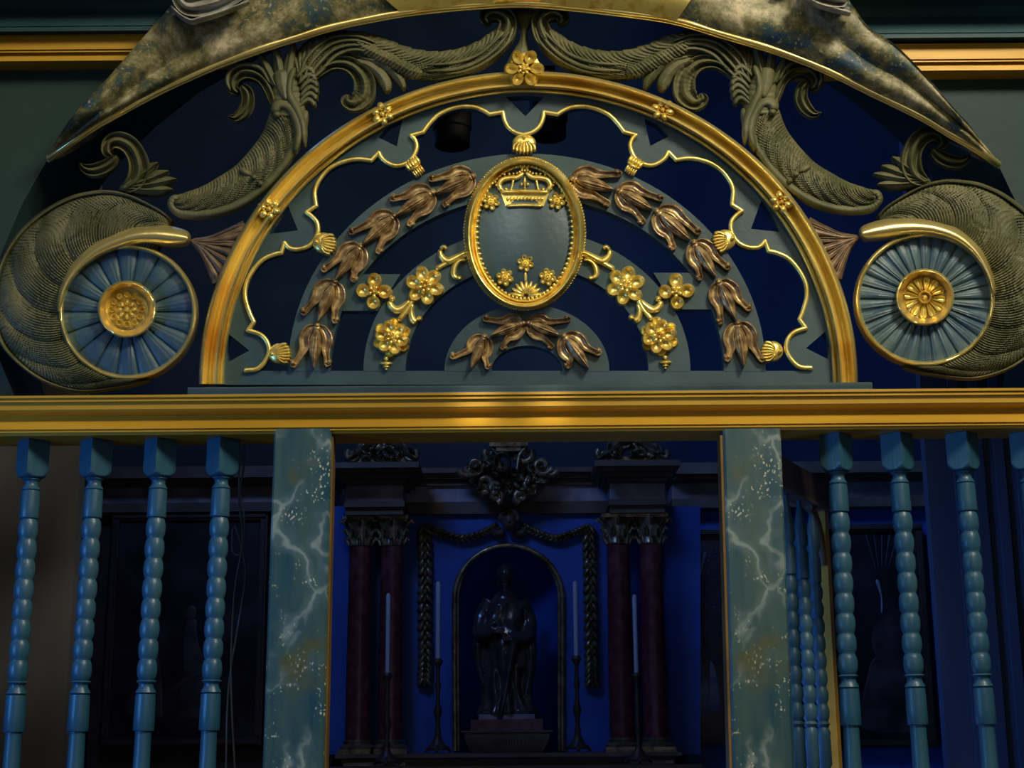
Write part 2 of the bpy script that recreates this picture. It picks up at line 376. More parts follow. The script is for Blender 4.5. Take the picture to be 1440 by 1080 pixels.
# ochre cornice and dark teal mouldings on the wall left and right
def wall_trim(name, x0, x1, rows, m, ysh):
    mb = MB(); prof = [(y, Zof(py + ysh, y, (x0 + x1) / 2)) for py, y in rows]
    prof = [(.035, prof[0][1])] + prof + [(.035, prof[-1][1])]
    mb.extrude_x(prof, G(x0, 60, 0).x, G(x1, 60, 0).x); return struct(name, mb, m, 30)
gold_rows = [(48, -.02), (70, -.02), (70.5, -.014), (72, -.014), (72.5, -.018), (74, -.018), (75, -.008), (77, -.008), (85, -.016), (86, -.016)]
blue_rows = [(-60, -.10), (-20, -.10), (-12, -.055), (0, -.03), (14, -.018), (30, -.03), (37, -.034), (38, -.030), (39, -.046), (44, -.046), (46, -.03)]
wall_trim('trim_1', -300, 330, gold_rows, M['ochre'], 0)
wall_trim('trim_2', -300, 360, blue_rows, M['mould_blue'], 0)
wall_trim('trim_3', 1100, 1800, gold_rows, M['ochre'], 12)
wall_trim('trim_4', 1080, 1800, blue_rows, M['mould_blue'], 8)

# dado and lower rail below the frame
for nm, a, b in (('trim_5', -130, 372), ('trim_6', 1105, 1570)):
    mb = MB(); mb.box((G(a, 700).x, -.05, .92), (G(b, 700).x, .05, 1.0)); struct(nm, mb, M['ochre'], 0)
for nm, a, b in (('wall_dado_left', -130, 372), ('wall_dado_right', 1105, 1570)):
    mb = MB(); mb.box((G(a, 700).x, -.03, 0), (G(b, 700).x, .03, .92)); struct(nm, mb, M['wall'], 0)

# ================================================================== RAIL
RAIL = [(551, -.078), (554.5, -.078), (555.3, -.071), (557, -.071), (557.6, -.076), (560, -.076), (561, -.070), (571, -.070), (574.5, -.066), (578.5, -.050), (581, -.044),
        (585, -.046), (590, -.054), (595, -.067), (598.5, -.072), (599.3, -.066), (600.8, -.066), (601.4, -.072), (603, -.072), (603.6, -.066), (607.5, -.066)]
def rail_profile(sh=0):
    pr = [(y, Zof(py + sh, y, 740)) for py, y in RAIL]
    zb = pr[-1][1]
    return [(.04, pr[0][1])] + pr + [(.04, zb)], zb
pr, ZB = rail_profile()
mb = MB(); mb.extrude_x(pr, G(-110, 580).x, G(1545, 580).x)
tag(obj('cornice_rail', mb, M['ochre'], smooth=25), 'long ochre gold moulded rail running across the whole screen under the arch', 'rail')

# ================================================================== POSTS
def post(xt0, xt1, xb0, xb1, lab, gx):
    yf = -.0725; zt = Zof(603, yf)
    # tilt is tiny; keep the post plumb in depth, follow its two edges
    tl, tr = G(xt0, 603, yf), G(xt1, 603, yf); bl, br = G(xb0, 1080, yf), G(xb1, 1080, yf)
    def at(a, b, z): t = (z - a.z) / (b.z - a.z); return a.x + (b.x - a.x) * t
    l0, r0 = at(tl, bl, 0), at(tr, br, 0)
    root = thing('marbled_post', ((l0 + r0) / 2, -.02, 0), lab, 'post')
    mb = MB(); bv = .004
    ring = lambda xl, xr, z: [(xl, -.02, z), (xl, yf + bv, z), (xl + bv, yf, z), (xr - bv, yf, z), (xr, yf + bv, z), (xr, -.02, z)]
    a, b = ring(l0, r0, 0), ring(tl.x, tr.x, tl.z)
    mb.add(a + b, [(i, (i + 1) % 6, 6 + (i + 1) % 6, 6 + i) for i in range(6)] + [(0, 1, 2, 3, 4, 5), (6, 7, 8, 9, 10, 11)])
    obj('marbled_shaft', mb, M['post'], root, 20)
    mb = MB()
    for s in ((0,) if gx < 0 else (1,)):
        pass
    if gx > 0:   # ochre strip on the door side
        mb.hexa([(r0, yf + .012, 0), (r0 + .003, yf + .012, 0), (r0, -.02, 0), (r0 + .003, -.02, 0), (tr.x, yf + .012, tl.z - .012), (tr.x + .003, yf + .012, tl.z - .012), (tr.x, -.02, tl.z - .012), (tr.x + .003, -.02, tl.z - .012)])
    else:
        mb.hexa([(l0 - .006, yf + .006, 0), (l0, yf + .006, 0), (l0 - .006, -.02, 0), (l0, -.02, 0), (tl.x - .006, yf + .006, tl.z - .012), (tl.x, yf + .006, tl.z - .012), (tl.x - .006, -.02, tl.z - .012), (tl.x, -.02, tl.z - .012)])
    o = obj('edge_strip', mb, M['ochre_dark'], root, 0); o['label'] = 'ochre strip on the door side'
post(385.5, 466, 369, 455.5, 'left blue green post with painted marble veins and yellow specks', 1)
post(1017, 1098, 1031, 1117, 'right blue green post with pale marble veins and ochre edge', -1)

# ================================================================== BALUSTERS
ZT = ZB - .0005
def baluster_parts(root, m, x0=0, bottom=1.0, ztop=None, k=1.0, rot=45):
    """root local frame: built around world x0,y0 = root location"""
    ox, oy, _ = root.location
    zt = ztop if ztop else ZT
    z = lambda py: zt - (Zof(606, 0, 740) - Zof(py, 0, 740)) * k
    s = 1 / 690 * k
    # head block: square prism whose lower end is turned round
    mb = MB(); n = 48; rows = []; hw = 16.2 * s
    zz = [(606, 1), (648, 1), (652, .93), (655, .84), (657.5, .70), (658, .66)]
    lev = [606, 625, 640, 644, 647, 650, 652.5, 654.5, 656, 657.2, 657.8]
    for py in lev:
        lim = hw * 1.5 if py < 641 else hw * (.72 + .75 * sqrt(max(0, 1 - ((py - 641) / 17) ** 2)))
        row = []
        for j in range(n):
            a = 2 * pi * j / n; c, d = cos(a), sin(a)
            r = hw / max(abs(c), abs(d)); r = min(r, lim)
            aa = a + radians(rot)
            row.append((ox + r * cos(aa), oy + r * sin(aa), z(py)))
        rows.append(row)
    mb.grid(rows, closed_v=True); mb.f.append(tuple(range(n))); mb.f.append(tuple(range(len(mb.v) - n, len(mb.v))))
    obj('head_block', mb, m, root, 28)
    pr = [(11.5, 657.6), (12.6, 658.6), (12.6, 660), (11, 661), (9.4, 663), (9.2, 666), (10, 669), (12.2, 672), (13, 673.2), (12.6, 674.4), (11, 675), (12.2, 675.6), (12.8, 680), (13, 700), (13.3, 712.5), (12.8, 713.6), (10.5, 714.2)]
    y0 = 714.8; 
    hs = [28.2] * 8
    for h in hs:
        for q in range(9):
            u = q / 8; pr.append((10.7 + 2.8 * max(0, sin(pi * u)) ** .62, y0 + h * (u * .96 + .02)))
        y0 += h
    e = y0
    pr += [(10, e + .6), (12.6, e + 1.2), (13.4, e + 2.4), (12.6, e + 4), (10.4, e + 5), (9.8, e + 8), (10.8, e + 12), (13.2, e + 16), (13.8, e + 18), (12.6, e + 19.4), (11, e + 20), (13, e + 20.6), (13.4, e + 26), (13.8, e + 50), (14, e + 70), (13.4, e + 71.4), (10.8, e + 72), (10.6, e + 76), (11.4, e + 130)]
    prof = [(r * s, z(py) ) for r, py in pr]
    zl = prof[-1][1]
    tail = [(12.5 * s, zl - .03), (13.5 * s, bottom + .10), (10 * s, bottom + .095), (14 * s, bottom + .08), (14 * s, bottom + .0)]
    mb = MB(); mb.lathe([(r, zz_) for r, zz_ in prof + tail], (ox, oy, 0), 28)
    obj('turned_shaft', mb, m, root, 50)
BAL = [(47, 15.5, 'leftmost blue turned baluster in front of the grey wall'),
       (135.5, 105.5, 'blue turned baluster second from the left, at the grey wall edge'),
       (225.5, 198.5, 'blue turned baluster third from the left, before the dark painting'),
       (313.5, 291.5, 'blue turned baluster beside the left marbled post and hanging cables'),
       (1176, 1200, 'blue green turned baluster next to the open gate edge, right of the post'),
       (1262, 1295.5, 'blue green turned baluster in front of the right hand dark painting'),
       (1354, 1392, 'blue green turned baluster standing before the blue-lit pier'),
       (1444, 1486, 'blue green baluster cut off by the right picture edge')]
first = None
for i, (xt, xb, lab) in enumerate(BAL):
    a = G(xt, 637, -.012); b = G(xb, 1080, -.012)
    tilt = atan2(a.x - b.x, a.z - b.z)
    if first is None:
        first = thing('baluster', (a.x, -.012, 0), lab, 'baluster', 'turned balusters under the gold rail')
        baluster_parts(first, M['baluster']); base_kids = list(first.children); o = first
    else:
        o = link(first.copy())
        for ch in base_kids:
            c = link(ch.copy()); c.parent = o
        o['label'] = lab
    # lean around the head so that the foot stays by its pixel
    o.rotation_euler = (0, tilt, 0)
    o.location = (a.x - a.z * sin(tilt), -.012, a.z * (1 - cos(tilt)))

# ================================================================== FANLIGHT (semicircular openwork)
FX, FY = 743, 540
fan = thing('fanlight', G(742, 549, -.01), 'semicircular openwork panel in blue and gold with crowned oval medallion', 'fanlight')
YP = -.012      # front face of the cut boards
# ledge
mb = MB(); zl0, zl1 = Zof(549, -.05), Zof(541, -.05)
mb.extrude_x([(.03, Zof(551.2, -.07)), (-.05, Zof(551.2, -.07)), (-.054, zl0 + .004), (-.054, zl1 - .003), (-.050, zl1), (.03, zl1)], G(272, 545).x, G(1218, 545).x)
obj('sill_ledge', mb, M['panel'], fan, 25)
mb = MB(); mb.box((G(276, 548).x, -.052, Zof(552, -.06)), (G(1214, 548).x, .03, Zof(549.2, -.05))); o = obj('ledge_fillet', mb, M['blue_line'], fan, 0); o['label'] = 'saturated blue line under the ledge'
# tracery line
TR = [[(346, 521), (362, 519), (373, 508), (378.5, 494), (375, 480), (365, 470), (349, 465)],
      [(349, 465), (357, 453)],
      [(357, 453), (351, 440), (345, 420), (346, 401), (355, 382), (369, 366), (386, 358), (395.5, 356)],
      [(395.5, 356), (400, 342)],
      [(400, 342), (406, 348.5), (416, 351), (429, 348.5), (440, 341), (447, 327), (446, 314), (440, 306), (431, 299)],
      [(431, 299), (444.5, 290)],
      [(444.5, 290), (442.5, 271), (447, 257), (458, 242), (472, 232), (489, 226), (505, 224), (522, 226)],
      [(522, 226), (532.5, 215)],
      [(532.5, 215), (537, 223), (546, 230), (558, 233.5), (571, 230), (581, 221), (586, 208), (584, 198), (578, 191)],
      [(578, 191), (595, 186)],
      [(595, 186), (604, 174), (616, 162), (632, 154), (649, 150), (667, 151), (680, 156), (688, 161)],
      [(688, 161), (707, 158)],
      [(707, 158), (709.5, 170), (715, 180), (725, 187), (736, 190)]]
def mir(x, y):
    c = 736 + max(0, (y - 150) / 370) ** 2 * 7; d = abs(c - x) / 400
    return 2 * c - x, y - 3.5 * d * d
tl = []
for seg in TR:
    p = [(v.x, v.y) for v in cr([(a, b, 0) for a, b in seg], 1 if len(seg) == 2 else 4 * (len(seg) - 1))]
    tl += p if not tl else p[1:]
tr_ = [mir(x, y) for x, y in tl]
full = tl + list(reversed(tr_))[1:]
mb = MB()
outer = ell(FX, 537, 440, 418, 180, 0, 90)
hole = full
tri = [[(532, 193), (558, 206), (566, 167), (548, 175)], [(379, 329), (419, 324), (403, 284), (390, 302)], [(322, 470), (350.5, 493), (321, 509), (318, 490)]]
tri = tri + [[mir(*p) for p in t] for t in tri] + [[(711, 136), (739, 163.5), (765, 136), (739, 134)]]
outer2 = ell(FX, 537, 440, 418, 180, 0, 90) + [(FX + 440, 541), (FX - 440, 541)]
inner_open = full + [(1135, 521.5), (350, 521.5)]
mb.plate([outer2, inner_open] + tri, YP, .014)
yb = YP - .0007
CX, CY = 741, 521
def band(r1, r2, y):   # half ring
    mb.plate([ell(CX, CY + 1, r1[0], r1[1], 180, 0, 64) + ell(CX, CY + 1, r2[0], r2[1], 0, 180, 64)], y, .012)
band((336, 306), (277, 246), yb)
band((230, 200), (171, 150), yb)
band((116, 94), (50, 36), yb)
for sgn in (1, -1):
    P = [(500, 385.5), (563, 385.5), (531, 437), (477, 437)]
    P = P if sgn > 0 else [(2 * CX - x, y - 2) for x, y in P]
    mb.plate([P], yb - .0006, .011)
o = obj('cutwork_board', mb, M['panel'], fan, 30)
# gilt tracery bead
mb = MB()
def bead(mb, pts, r, y, n=8):
    mb.tube([G(px, py, y) for px, py in pts], r / 690, n)
for seg in TR:
    p = [(v.x, v.y) for v in cr([(a, b, 0) for a, b in seg], 1 if len(seg) == 2 else 5 * (len(seg) - 1))]
    bead(mb, p, 3.6, YP - .004)
    bead(mb, [mir(*q) for q in p], 3.6, YP - .004)
    for q in (p[0], p[-1]):
        for qq in (q, mir(*q)):
            mb.ball(G(qq[0], qq[1], YP - .004), 3.6 / 690, n=8, m=6)
o = obj('cusped_bead', mb, M['gilt_relief'], fan, 60); o['label'] = 'thin gilt scalloped bead'
# big arch moulding
AP = [(0, 0), (0, .014), (.03, .019), (.09, .022), (.16, .020), (.19, .009), (.215, .009), (.235, .026), (.27, .037), (.33, .042), (.39, .040), (.45, .030), (.52, .018), (.60, .013), (.67, .017), (.74, .029), (.80, .041), (.86, .046), (.92, .044), (.97, .034), (1, .018), (1, .0)]
mb = MB(); rnd = random.Random(3)
def wob(i, k, u, h): return u + .010 * noise.noise((i * .09, u * 2, 0)), h * (1 + .07 * noise.noise((i * .16, u * 3, 4)))
esweep(mb, FX, 540, (427.5, 409), (463.5, 440), 180, 0, 260, AP, -.006, .02, wob)
arch = obj('arch_moulding', mb, M['gilt'], fan, 50); arch['label'] = 'broad burnished gold arch moulding'
def petals(cx, cy, r, n, rot=0, y0=0, H=.014, kind='cup', rl=.32, rw=.3, off=.62, center=.2, mpf=None):
    mb = MB()
    for k in range(n):
        a = rot + 2 * pi * k / n
        blob(mb, cx + r * off * cos(a), cy + r * off * sin(a), r * rl * 1.05, r * rw, a, H, y0, kind, mp=mpf)
    return mb
def rosette(name, cx, cy, r, n, parent, y0, rot=0, kind='cup', inner=True, H=.012):
    mb = petals(cx, cy, r, n, rot, y0, H, kind, rl=.38, rw=.30 * 6.4 / n, off=.62)
    o = obj(name, mb, M['gilt_relief'], parent, 60)
    mb = MB()
    if inner:
        for k in range(7):
            a = 2 * pi * k / 7; blob(mb, cx + r * .22 * cos(a), cy + r * .22 * sin(a), r * .15, r * .11, a, H * .7, y0 - H * .55, 'dome', 4, 10)
        blob(mb, cx, cy, r * .14, r * .14, 0, H * 1.1, y0 - H * .55, 'dome', 4, 12)
    else:
        blob(mb, cx, cy, r * .24, r * .24, 0, H * 1.2, y0, 'dome', 5, 14)
    obj('rosette_center', mb, M['gilt_relief'], o, 60); return o
mb = MB(); blob(mb, 738, 97, 23, 23, 0, .004, -.040, 'dome', th=.02)
rt = rosette('rosette', 737, 96.5, 28, 6, fan, -.046, rot=pi / 6 + .52 + .0, H=.016)
obj('rosette_back', mb, M['gilt_relief'], rt, 60)
for cx, cy in ((537.5, 160), (378, 293.5), (932, 154), (1099, 284)):
    rosette('rosette', cx, cy, 16.5, 6, fan, -.038, rot=.3, kind='dome', inner=False, H=.011)
# shell finials
def finial(tx, ty, bx, by, w, kind=0):
    mb = MB(); d = Vector((bx - tx, by - ty)); L = d.length; d /= L; n = Vector((-d.y, d.x)); y0 = YP - .006
    ang = atan2(d.y, d.x)
    if kind == 0:
        blob(mb, tx + d.x * L * .45, ty + d.y * L * .45, L * .5, w, ang, .010, y0)
        for k in range(-3, 4):
            u = k / 3.2
            p0 = (tx + d.x * L * .30 + n.x * u * w * .25, ty + d.y * L * .30 + n.y * u * w * .25)
            p2 = (tx + d.x * L * (1.02 - .2 * u * u) + n.x * u * w * .95, ty + d.y * L * (1.02 - .2 * u * u) + n.y * u * w * .95)
            p1 = ((p0[0] + p2[0]) / 2 + n.x * u * w * .28, (p0[1] + p2[1]) / 2 + n.y * u * w * .28)
            ribbon(mb, [(*p0, 1.2), (*p1, 1.9), (*p2, 2.2)], .007, y0 - .006, nt=8, ns=10)
        blob(mb, tx + d.x * 3, ty + d.y * 3, 3.4, 3.4, 0, .013, y0 - .002)
    else:
        for (u, ww, hh) in ((.25, w, .3), (.72, w * .75, .32)):
            for k in range(-2, 3):
                blob(mb, tx + d.x * L * u + n.x * k * ww * .36, ty + d.y * L * u + n.y * k * ww * .36, L * hh * (1 - .08 * abs(k)), ww * .24, ang, .011 - .002 * abs(k), y0)
        blob(mb, tx + d.x * L * .5, ty + d.y * L * .5, L * .12, w * .75, ang, .013, y0)
    obj('shell_finial', mb, M['gilt_relief'], fan, 60)
finial(379, 498, 409, 496, 14.5); finial(441, 339, 472, 345, 15)
finial(576, 224, 592, 246, 12, 1); finial(737, 190, 737, 215, 17)
finial(1100, 494, 1071, 494, 14.5); finial(1033, 334, 1003, 342, 15); finial(897, 222, 884, 245, 12, 1)
# bellflowers
YB = YP - .0015
def bellflower(st, tip, pa, pb):
    st, tip, pa, pb = map(Vector, (st, tip, pa, pb)); d = tip - st; L = d.length; d = d / L; n = Vector((-d.y, d.x))
    mb = MB()
    for e in (pa, pb):
        sg = 1 if (e - st).dot(n) > 0 else -1
        q = lambda u, v: st + d * L * u + n * sg * L * v
        el = e - st; eu = el.dot(d) / L; ev = abs(el.dot(n)) / L
        p = [q(.02, .03), q(.10, .17), q(.30, .27), q(.52, .25), q(.5 * .60 + .5 * (eu - .06), .22 + .42 * (ev - .22)), e - n * sg * 2.2 + d * 1.0, e - d * 2.5 - n * sg * .5]
        w = [L * .05, L * .11, L * .14, L * .125, L * .085, L * .085, L * .055]
        ribbon(mb, [(a.x, a.y, b) for a, b in zip(p, w)], .013, YB, 'cup', taper=(.1, .12), ns=34)
        blob(mb, e.x - d.x * 2.2, e.y - d.y * 2.2, L * .075, L * .062, atan2(d.y, d.x), .014, YB)
    blob(mb, st.x, st.y, 5, 5, 0, .015, YB)
    for t in (.08, .16):
        blob(mb, (st + d * L * t).x, (st + d * L * t).y, L * .09, L * .12, atan2(d.y, d.x), .014, YB)
    o = obj('bellflower', mb, M['bronze'], fan, 60)
    mb = MB(); pts = [st + d * L * u for u in (.08, .25, .45, .65, .85, 1.0)]; w = [.05, .12, .155, .135, .075, .012]
    ribbon(mb, [(a.x, a.y, b * L) for a, b in zip(pts, w)], .012, YB - .008, 'leaf', taper=(.1, .05), ns=30)
    for v in (-.055, .055, 0):
        ribbon(mb, [(a.x + n.x * v * L * k, a.y + n.y * v * L * k, .9 if v else 1.3) for a, k in zip(pts[1:], (.8, 1.1, 1, .6, .05))], .003, YB - .0165 if v else YB - .019, 'dome', ns=20, nt=6, taper=(.3, .3))
    obj('central_petal', mb, M['bronze'], o, 60)
BF = [((665, 247), (612, 271), (606, 249), (627, 289)), ((608, 270), (558, 301), (551, 277), (578, 316)), ((554, 303), (511, 342), (493, 324), (534, 354)),
      ((507, 346), (472, 392), (454, 377), (499, 394)), ((470.5, 396), (447, 451), (425, 438), (473, 451)), ((445.5, 457), (441, 517), (411, 512), (463, 511)),
      ((805, 251), (863, 266), (870, 242), (853, 288)), ((869, 267), (918, 294), (930, 277), (902, 313)), ((924, 297), (971, 337), (983, 324), (944, 349)),
      ((976, 341), (1007, 389), (1025, 374), (982, 391)), ((1011, 396), (1035, 449), (1055, 432), (1011, 453)), ((1038, 454), (1047, 515), (1021, 504), (1074, 504)),
      ((736, 454), (690, 471), (682, 446), (708, 490)), ((743, 454), (787, 471), (799, 447), (774, 489)),
      ((681, 473), (662, 518), (635, 500), (688, 516)), ((793, 472), (828, 517), (843, 494), (797, 515))]
for b in BF: bellflower(*b)
# gilt flower sprays
def spray(mp):
    y0 = YP - .002
    mb = MB()
    def rb(pts, H=.009, **k): ribbon(mb, pts, H, y0, 'dome', mp=mp, nt=8, ns=26, **k)
    rb([(657, 357, 4.2), (635, 366, 4), (612, 379, 3.6)])
    rb([(658, 353, 3), (645, 360, 4.2), (630, 367, 5.5), (620, 360, 4.5), (619, 350, 3)], .011); rb([(619, 351, 2.5), (624, 347, 3), (628, 350, 2.8)], .013)
    rb([(656, 365, 2.5), (646, 367, 3), (639, 376, 4.2), (638, 387, 4), (644, 392, 3)], .010); blob(mb, 646, 391, 3.8, 3.4, 0, .012, y0, mp=mp)
    obj('spray_stem', mb, M['gilt_relief'], fan, 60); mb = MB()
    rb([(581, 420, 4), (572, 436, 4.2), (560, 452, 4)])
    rb([(577, 421, 2.5), (569, 430, 4.5), (559, 436, 6), (550, 431, 5), (547, 422, 4)], .011); blob(mb, 551, 420, 4.8, 4.6, 0, .014, y0, mp=mp)
    rb([(581, 427, 2.5), (578, 437, 4), (580, 449, 5), (586, 453, 4.5)], .010); blob(mb, 590, 448, 4.2, 4, 0, .012, y0, mp=mp)
    o = obj('spray_stem', mb, M['gilt_relief'], fan, 60)
    def fl(cx, cy, r, n, rot, double=False):
        mb = MB()
        if double:
            for k in range(n):
                a = rot + .4 + 2 * pi * k / n; blob(mb, cx + r * .68 * cos(a), cy + r * .68 * sin(a), r * .34, r * .30, a, .008, y0, 'cup', mp=mp)
        for k in range(n):
            a = rot + 2 * pi * k / n; s = (.56 if n > 4 else .6) * (.85 if double else 1)
            blob(mb, cx + r * s * cos(a), cy + r * s * sin(a), r * .44, r * (.36 if n > 4 else .42), a, .012, y0 - (.005 if double else 0), 'cup', mp=mp, rays=5)
        o = obj('gilt_flower', mb, M['gilt_relief'], fan, 60)
        mb = MB(); m = 6 if n > 4 else 5
        for k in range(m):
            a = rot + .5 + 2 * pi * k / m; blob(mb, cx + r * .24 * cos(a), cy + r * .24 * sin(a), r * .19, r * .14, a, .010, y0 - .008, 'dome', 4, 10, mp=mp)
        blob(mb, cx, cy, r * .12, r * .12, 0, .013, y0 - .008, 'dome', 4, 10, mp=mp)
        obj('flower_center', mb, M['gilt_relief'], o, 60)
    fl(597, 402, 29, 6, -.75); fl(525.5, 410, 25.5, 4, -pi / 2 + .05); fl(551, 475, 28, 6, .25, True)
    mb = MB()
    blob(mb, 543, 504, 4, 3.5, 0, .010, y0, mp=mp); blob(mb, 543, 511, 9, 3, 0, .011, y0, mp=mp); blob(mb, 543, 515.5, 5, 2.6, 0, .010, y0, mp=mp); blob(mb, 543, 519, 2.5, 2.2, 0, .008, y0, mp=mp)
    obj('spray_drop', mb, M['gilt_relief'], fan, 60)
spray(None); spray(lambda x, y: (1476.5 - x + max(0, (y - 400)) * .02, y - 1.5 * (y > 440)))

# medallion
mcx, mcy = 737.8, 328.5
YM = YP - .004
mb = MB()
# gently domed oval field
rows = []
for i in range(13):
    rho = i / 12; rows.append([G(738 + 70 * rho * cos(2 * pi * j / 64), 326 - 97 * rho * sin(2 * pi * j / 64), YM - .010 - .012 * (1 - rho * rho)) for j in range(64)])
rows.append([Vector((p.x, .01, p.z)) for p in rows[-1]])
mb.grid(rows, closed_v=True)
med = obj('medallion', mb, M['panel'], fan, 60); med['label'] = 'oval grey blue field of the medallion'
def ringmed(name, pin, pout, prof, fn=None, n=220, cy=mcy):
    mb = MB(); rows = []
    esweep(mb, mcx, cy, pin, pout, 0, 360, n, prof, YM, .01, fn); return obj(name, mb, M['gilt_relief'], med, 60)
ringmed('medallion_frame', (66, 92), (85.5, 107.5), [(0, .010), (.05, .016), (.12, .020), (.2, .021), (.28, .018), (.33, .015), (.38, .018), (.45, .029), (.55, .036), (.66, .037), (.76, .033), (.84, .025), (.88, .018), (.95, .014), (1, .004)])
mb = MB()
for k in range(150):
    a = 2 * pi * k / 150; blob(mb, mcx + 85.2 * cos(a), mcy - 107.4 * sin(a), 3.0, 1.3, atan2(-108.5 * cos(a), -86.3 * sin(a)) + .5, .010, YM, 'dome', 3, 8)
obj('rope_edge', mb, M['gilt_relief'], med, 60)
mb = MB()
for k in range(76):
    a = 2 * pi * k / 76; blob(mb, mcx + 67 * cos(a), 326.5 - 93.5 * sin(a), 3.0, 2.3, a, .006, YM - .016, 'dome', 3, 8)
obj('beaded_edge', mb, M['gilt_relief'], med, 60)
# crown
yc = YM - .018
mb = MB()
mb.plate([[(703.5, 270), (738, 268), (772.5, 270), (764.5, 290), (738, 291.5), (711, 290)]], yc - .001, yc + .012)
for a, b in (((703, 270), (773, 270)), ((711, 289.5), (765, 289.5))):
    ribbon(mb, [(a[0], a[1], 2.8), (738, a[1] - 1, 2.8), (b[0], b[1], 2.8)], .009, yc, nt=8, ns=16)
for k in range(11): blob(mb, 714 + k * 4.8, 279.5, 2.3, 2.2 + 1.1 * (k % 2), 0, .006, yc - .001, nr=3, na=8)
crown = obj('crown', mb, M['gilt_relief'], med, 60); crown['label'] = 'gilt royal crown in relief'
mb = MB()
for sg in (1, -1):
    X = lambda x: 738 + sg * (x - 738)
    ribbon(mb, [(X(707), 270, 3.4), (X(702), 261, 3.8), (X(706), 253, 3.8), (X(716), 250, 3.6), (X(728), 249, 3.4), (X(737), 242, 2.8)], .007, yc, nt=8, ns=30)
    ribbon(mb, [(X(718), 270, 2), (X(720), 262, 1.6), (X(722), 252, 2)], .005, yc, nt=6, ns=12)
    for k in range(11):
        p = cr([(701, 265, 0), (696.5, 256, 0), (703, 247.5, 0), (716, 244.5, 0), (727, 243.5, 0), (734, 239, 0)], 10)[k]
        blob(mb, X(p.x), p.y, 2.1, 2.1, 0, .006, yc, nr=3, na=8)
    blob(mb, X(734), 237, 2.2, 2, .6, .006, yc, nr=3, na=8); blob(mb, X(712), 266, 3, 2.2, 1, .006, yc, nr=3, na=8)
ribbon(mb, [(738, 270, 1.6), (738, 262, 1.2), (738, 248, 1.8)], .005, yc, nt=6, ns=10)
for x, y, a in ((738, 255, 3.2), (733.5, 259, 2.6), (742.5, 259, 2.6), (738, 264, 2)): blob(mb, x, y, a * .8, a, 0, .006, yc, nr=3, na=10)
for x, y in ((738, 234.5), (735, 236), (741, 236), (738, 239.5)): blob(mb, x, y, 2.2, 2.4, 0, .007, yc, nr=3, na=10)
obj('crown_arches', mb, M['gilt_relief'], med, 60)
for x, y in ((690.5, 283.5), (783, 282.5), (739, 370), (710, 390), (770, 389.5)):
    mb = MB(); ys = YM - .0175 if y < 300 else YM - .018
    for k in range(6):
        a = 2 * pi * k / 6 + .3; blob(mb, x + 8 * cos(a), y + 8 * sin(a), 5, 4.4, a, .006, ys, 'cup', 4, 12, th=.006)
    blob(mb, x, y, 6, 6, 0, .007, ys, 'cup', 4, 14, th=.006); blob(mb, x, y, 2.6, 2.6, 0, .010, ys, 'dome', 3, 10, th=.006)
    obj('small_flower', mb, M['gilt_relief'], med, 60)
mb = MB()
for k in range(9):
    a = pi * (k + .5) / 9; blob(mb, 740 + 13.5 * cos(a), 417 - 13.5 * sin(a), 10.5, 3.1, -a, .009, YM - .012, 'dome', 4, 12)
ribbon(mb, [(739, 396, 2), (739, 388, 2.6), (739, 382, 1.6)], .006, YM - .015, nt=6, ns=10)
obj('shell', mb, M['gilt_relief'], med, 60)

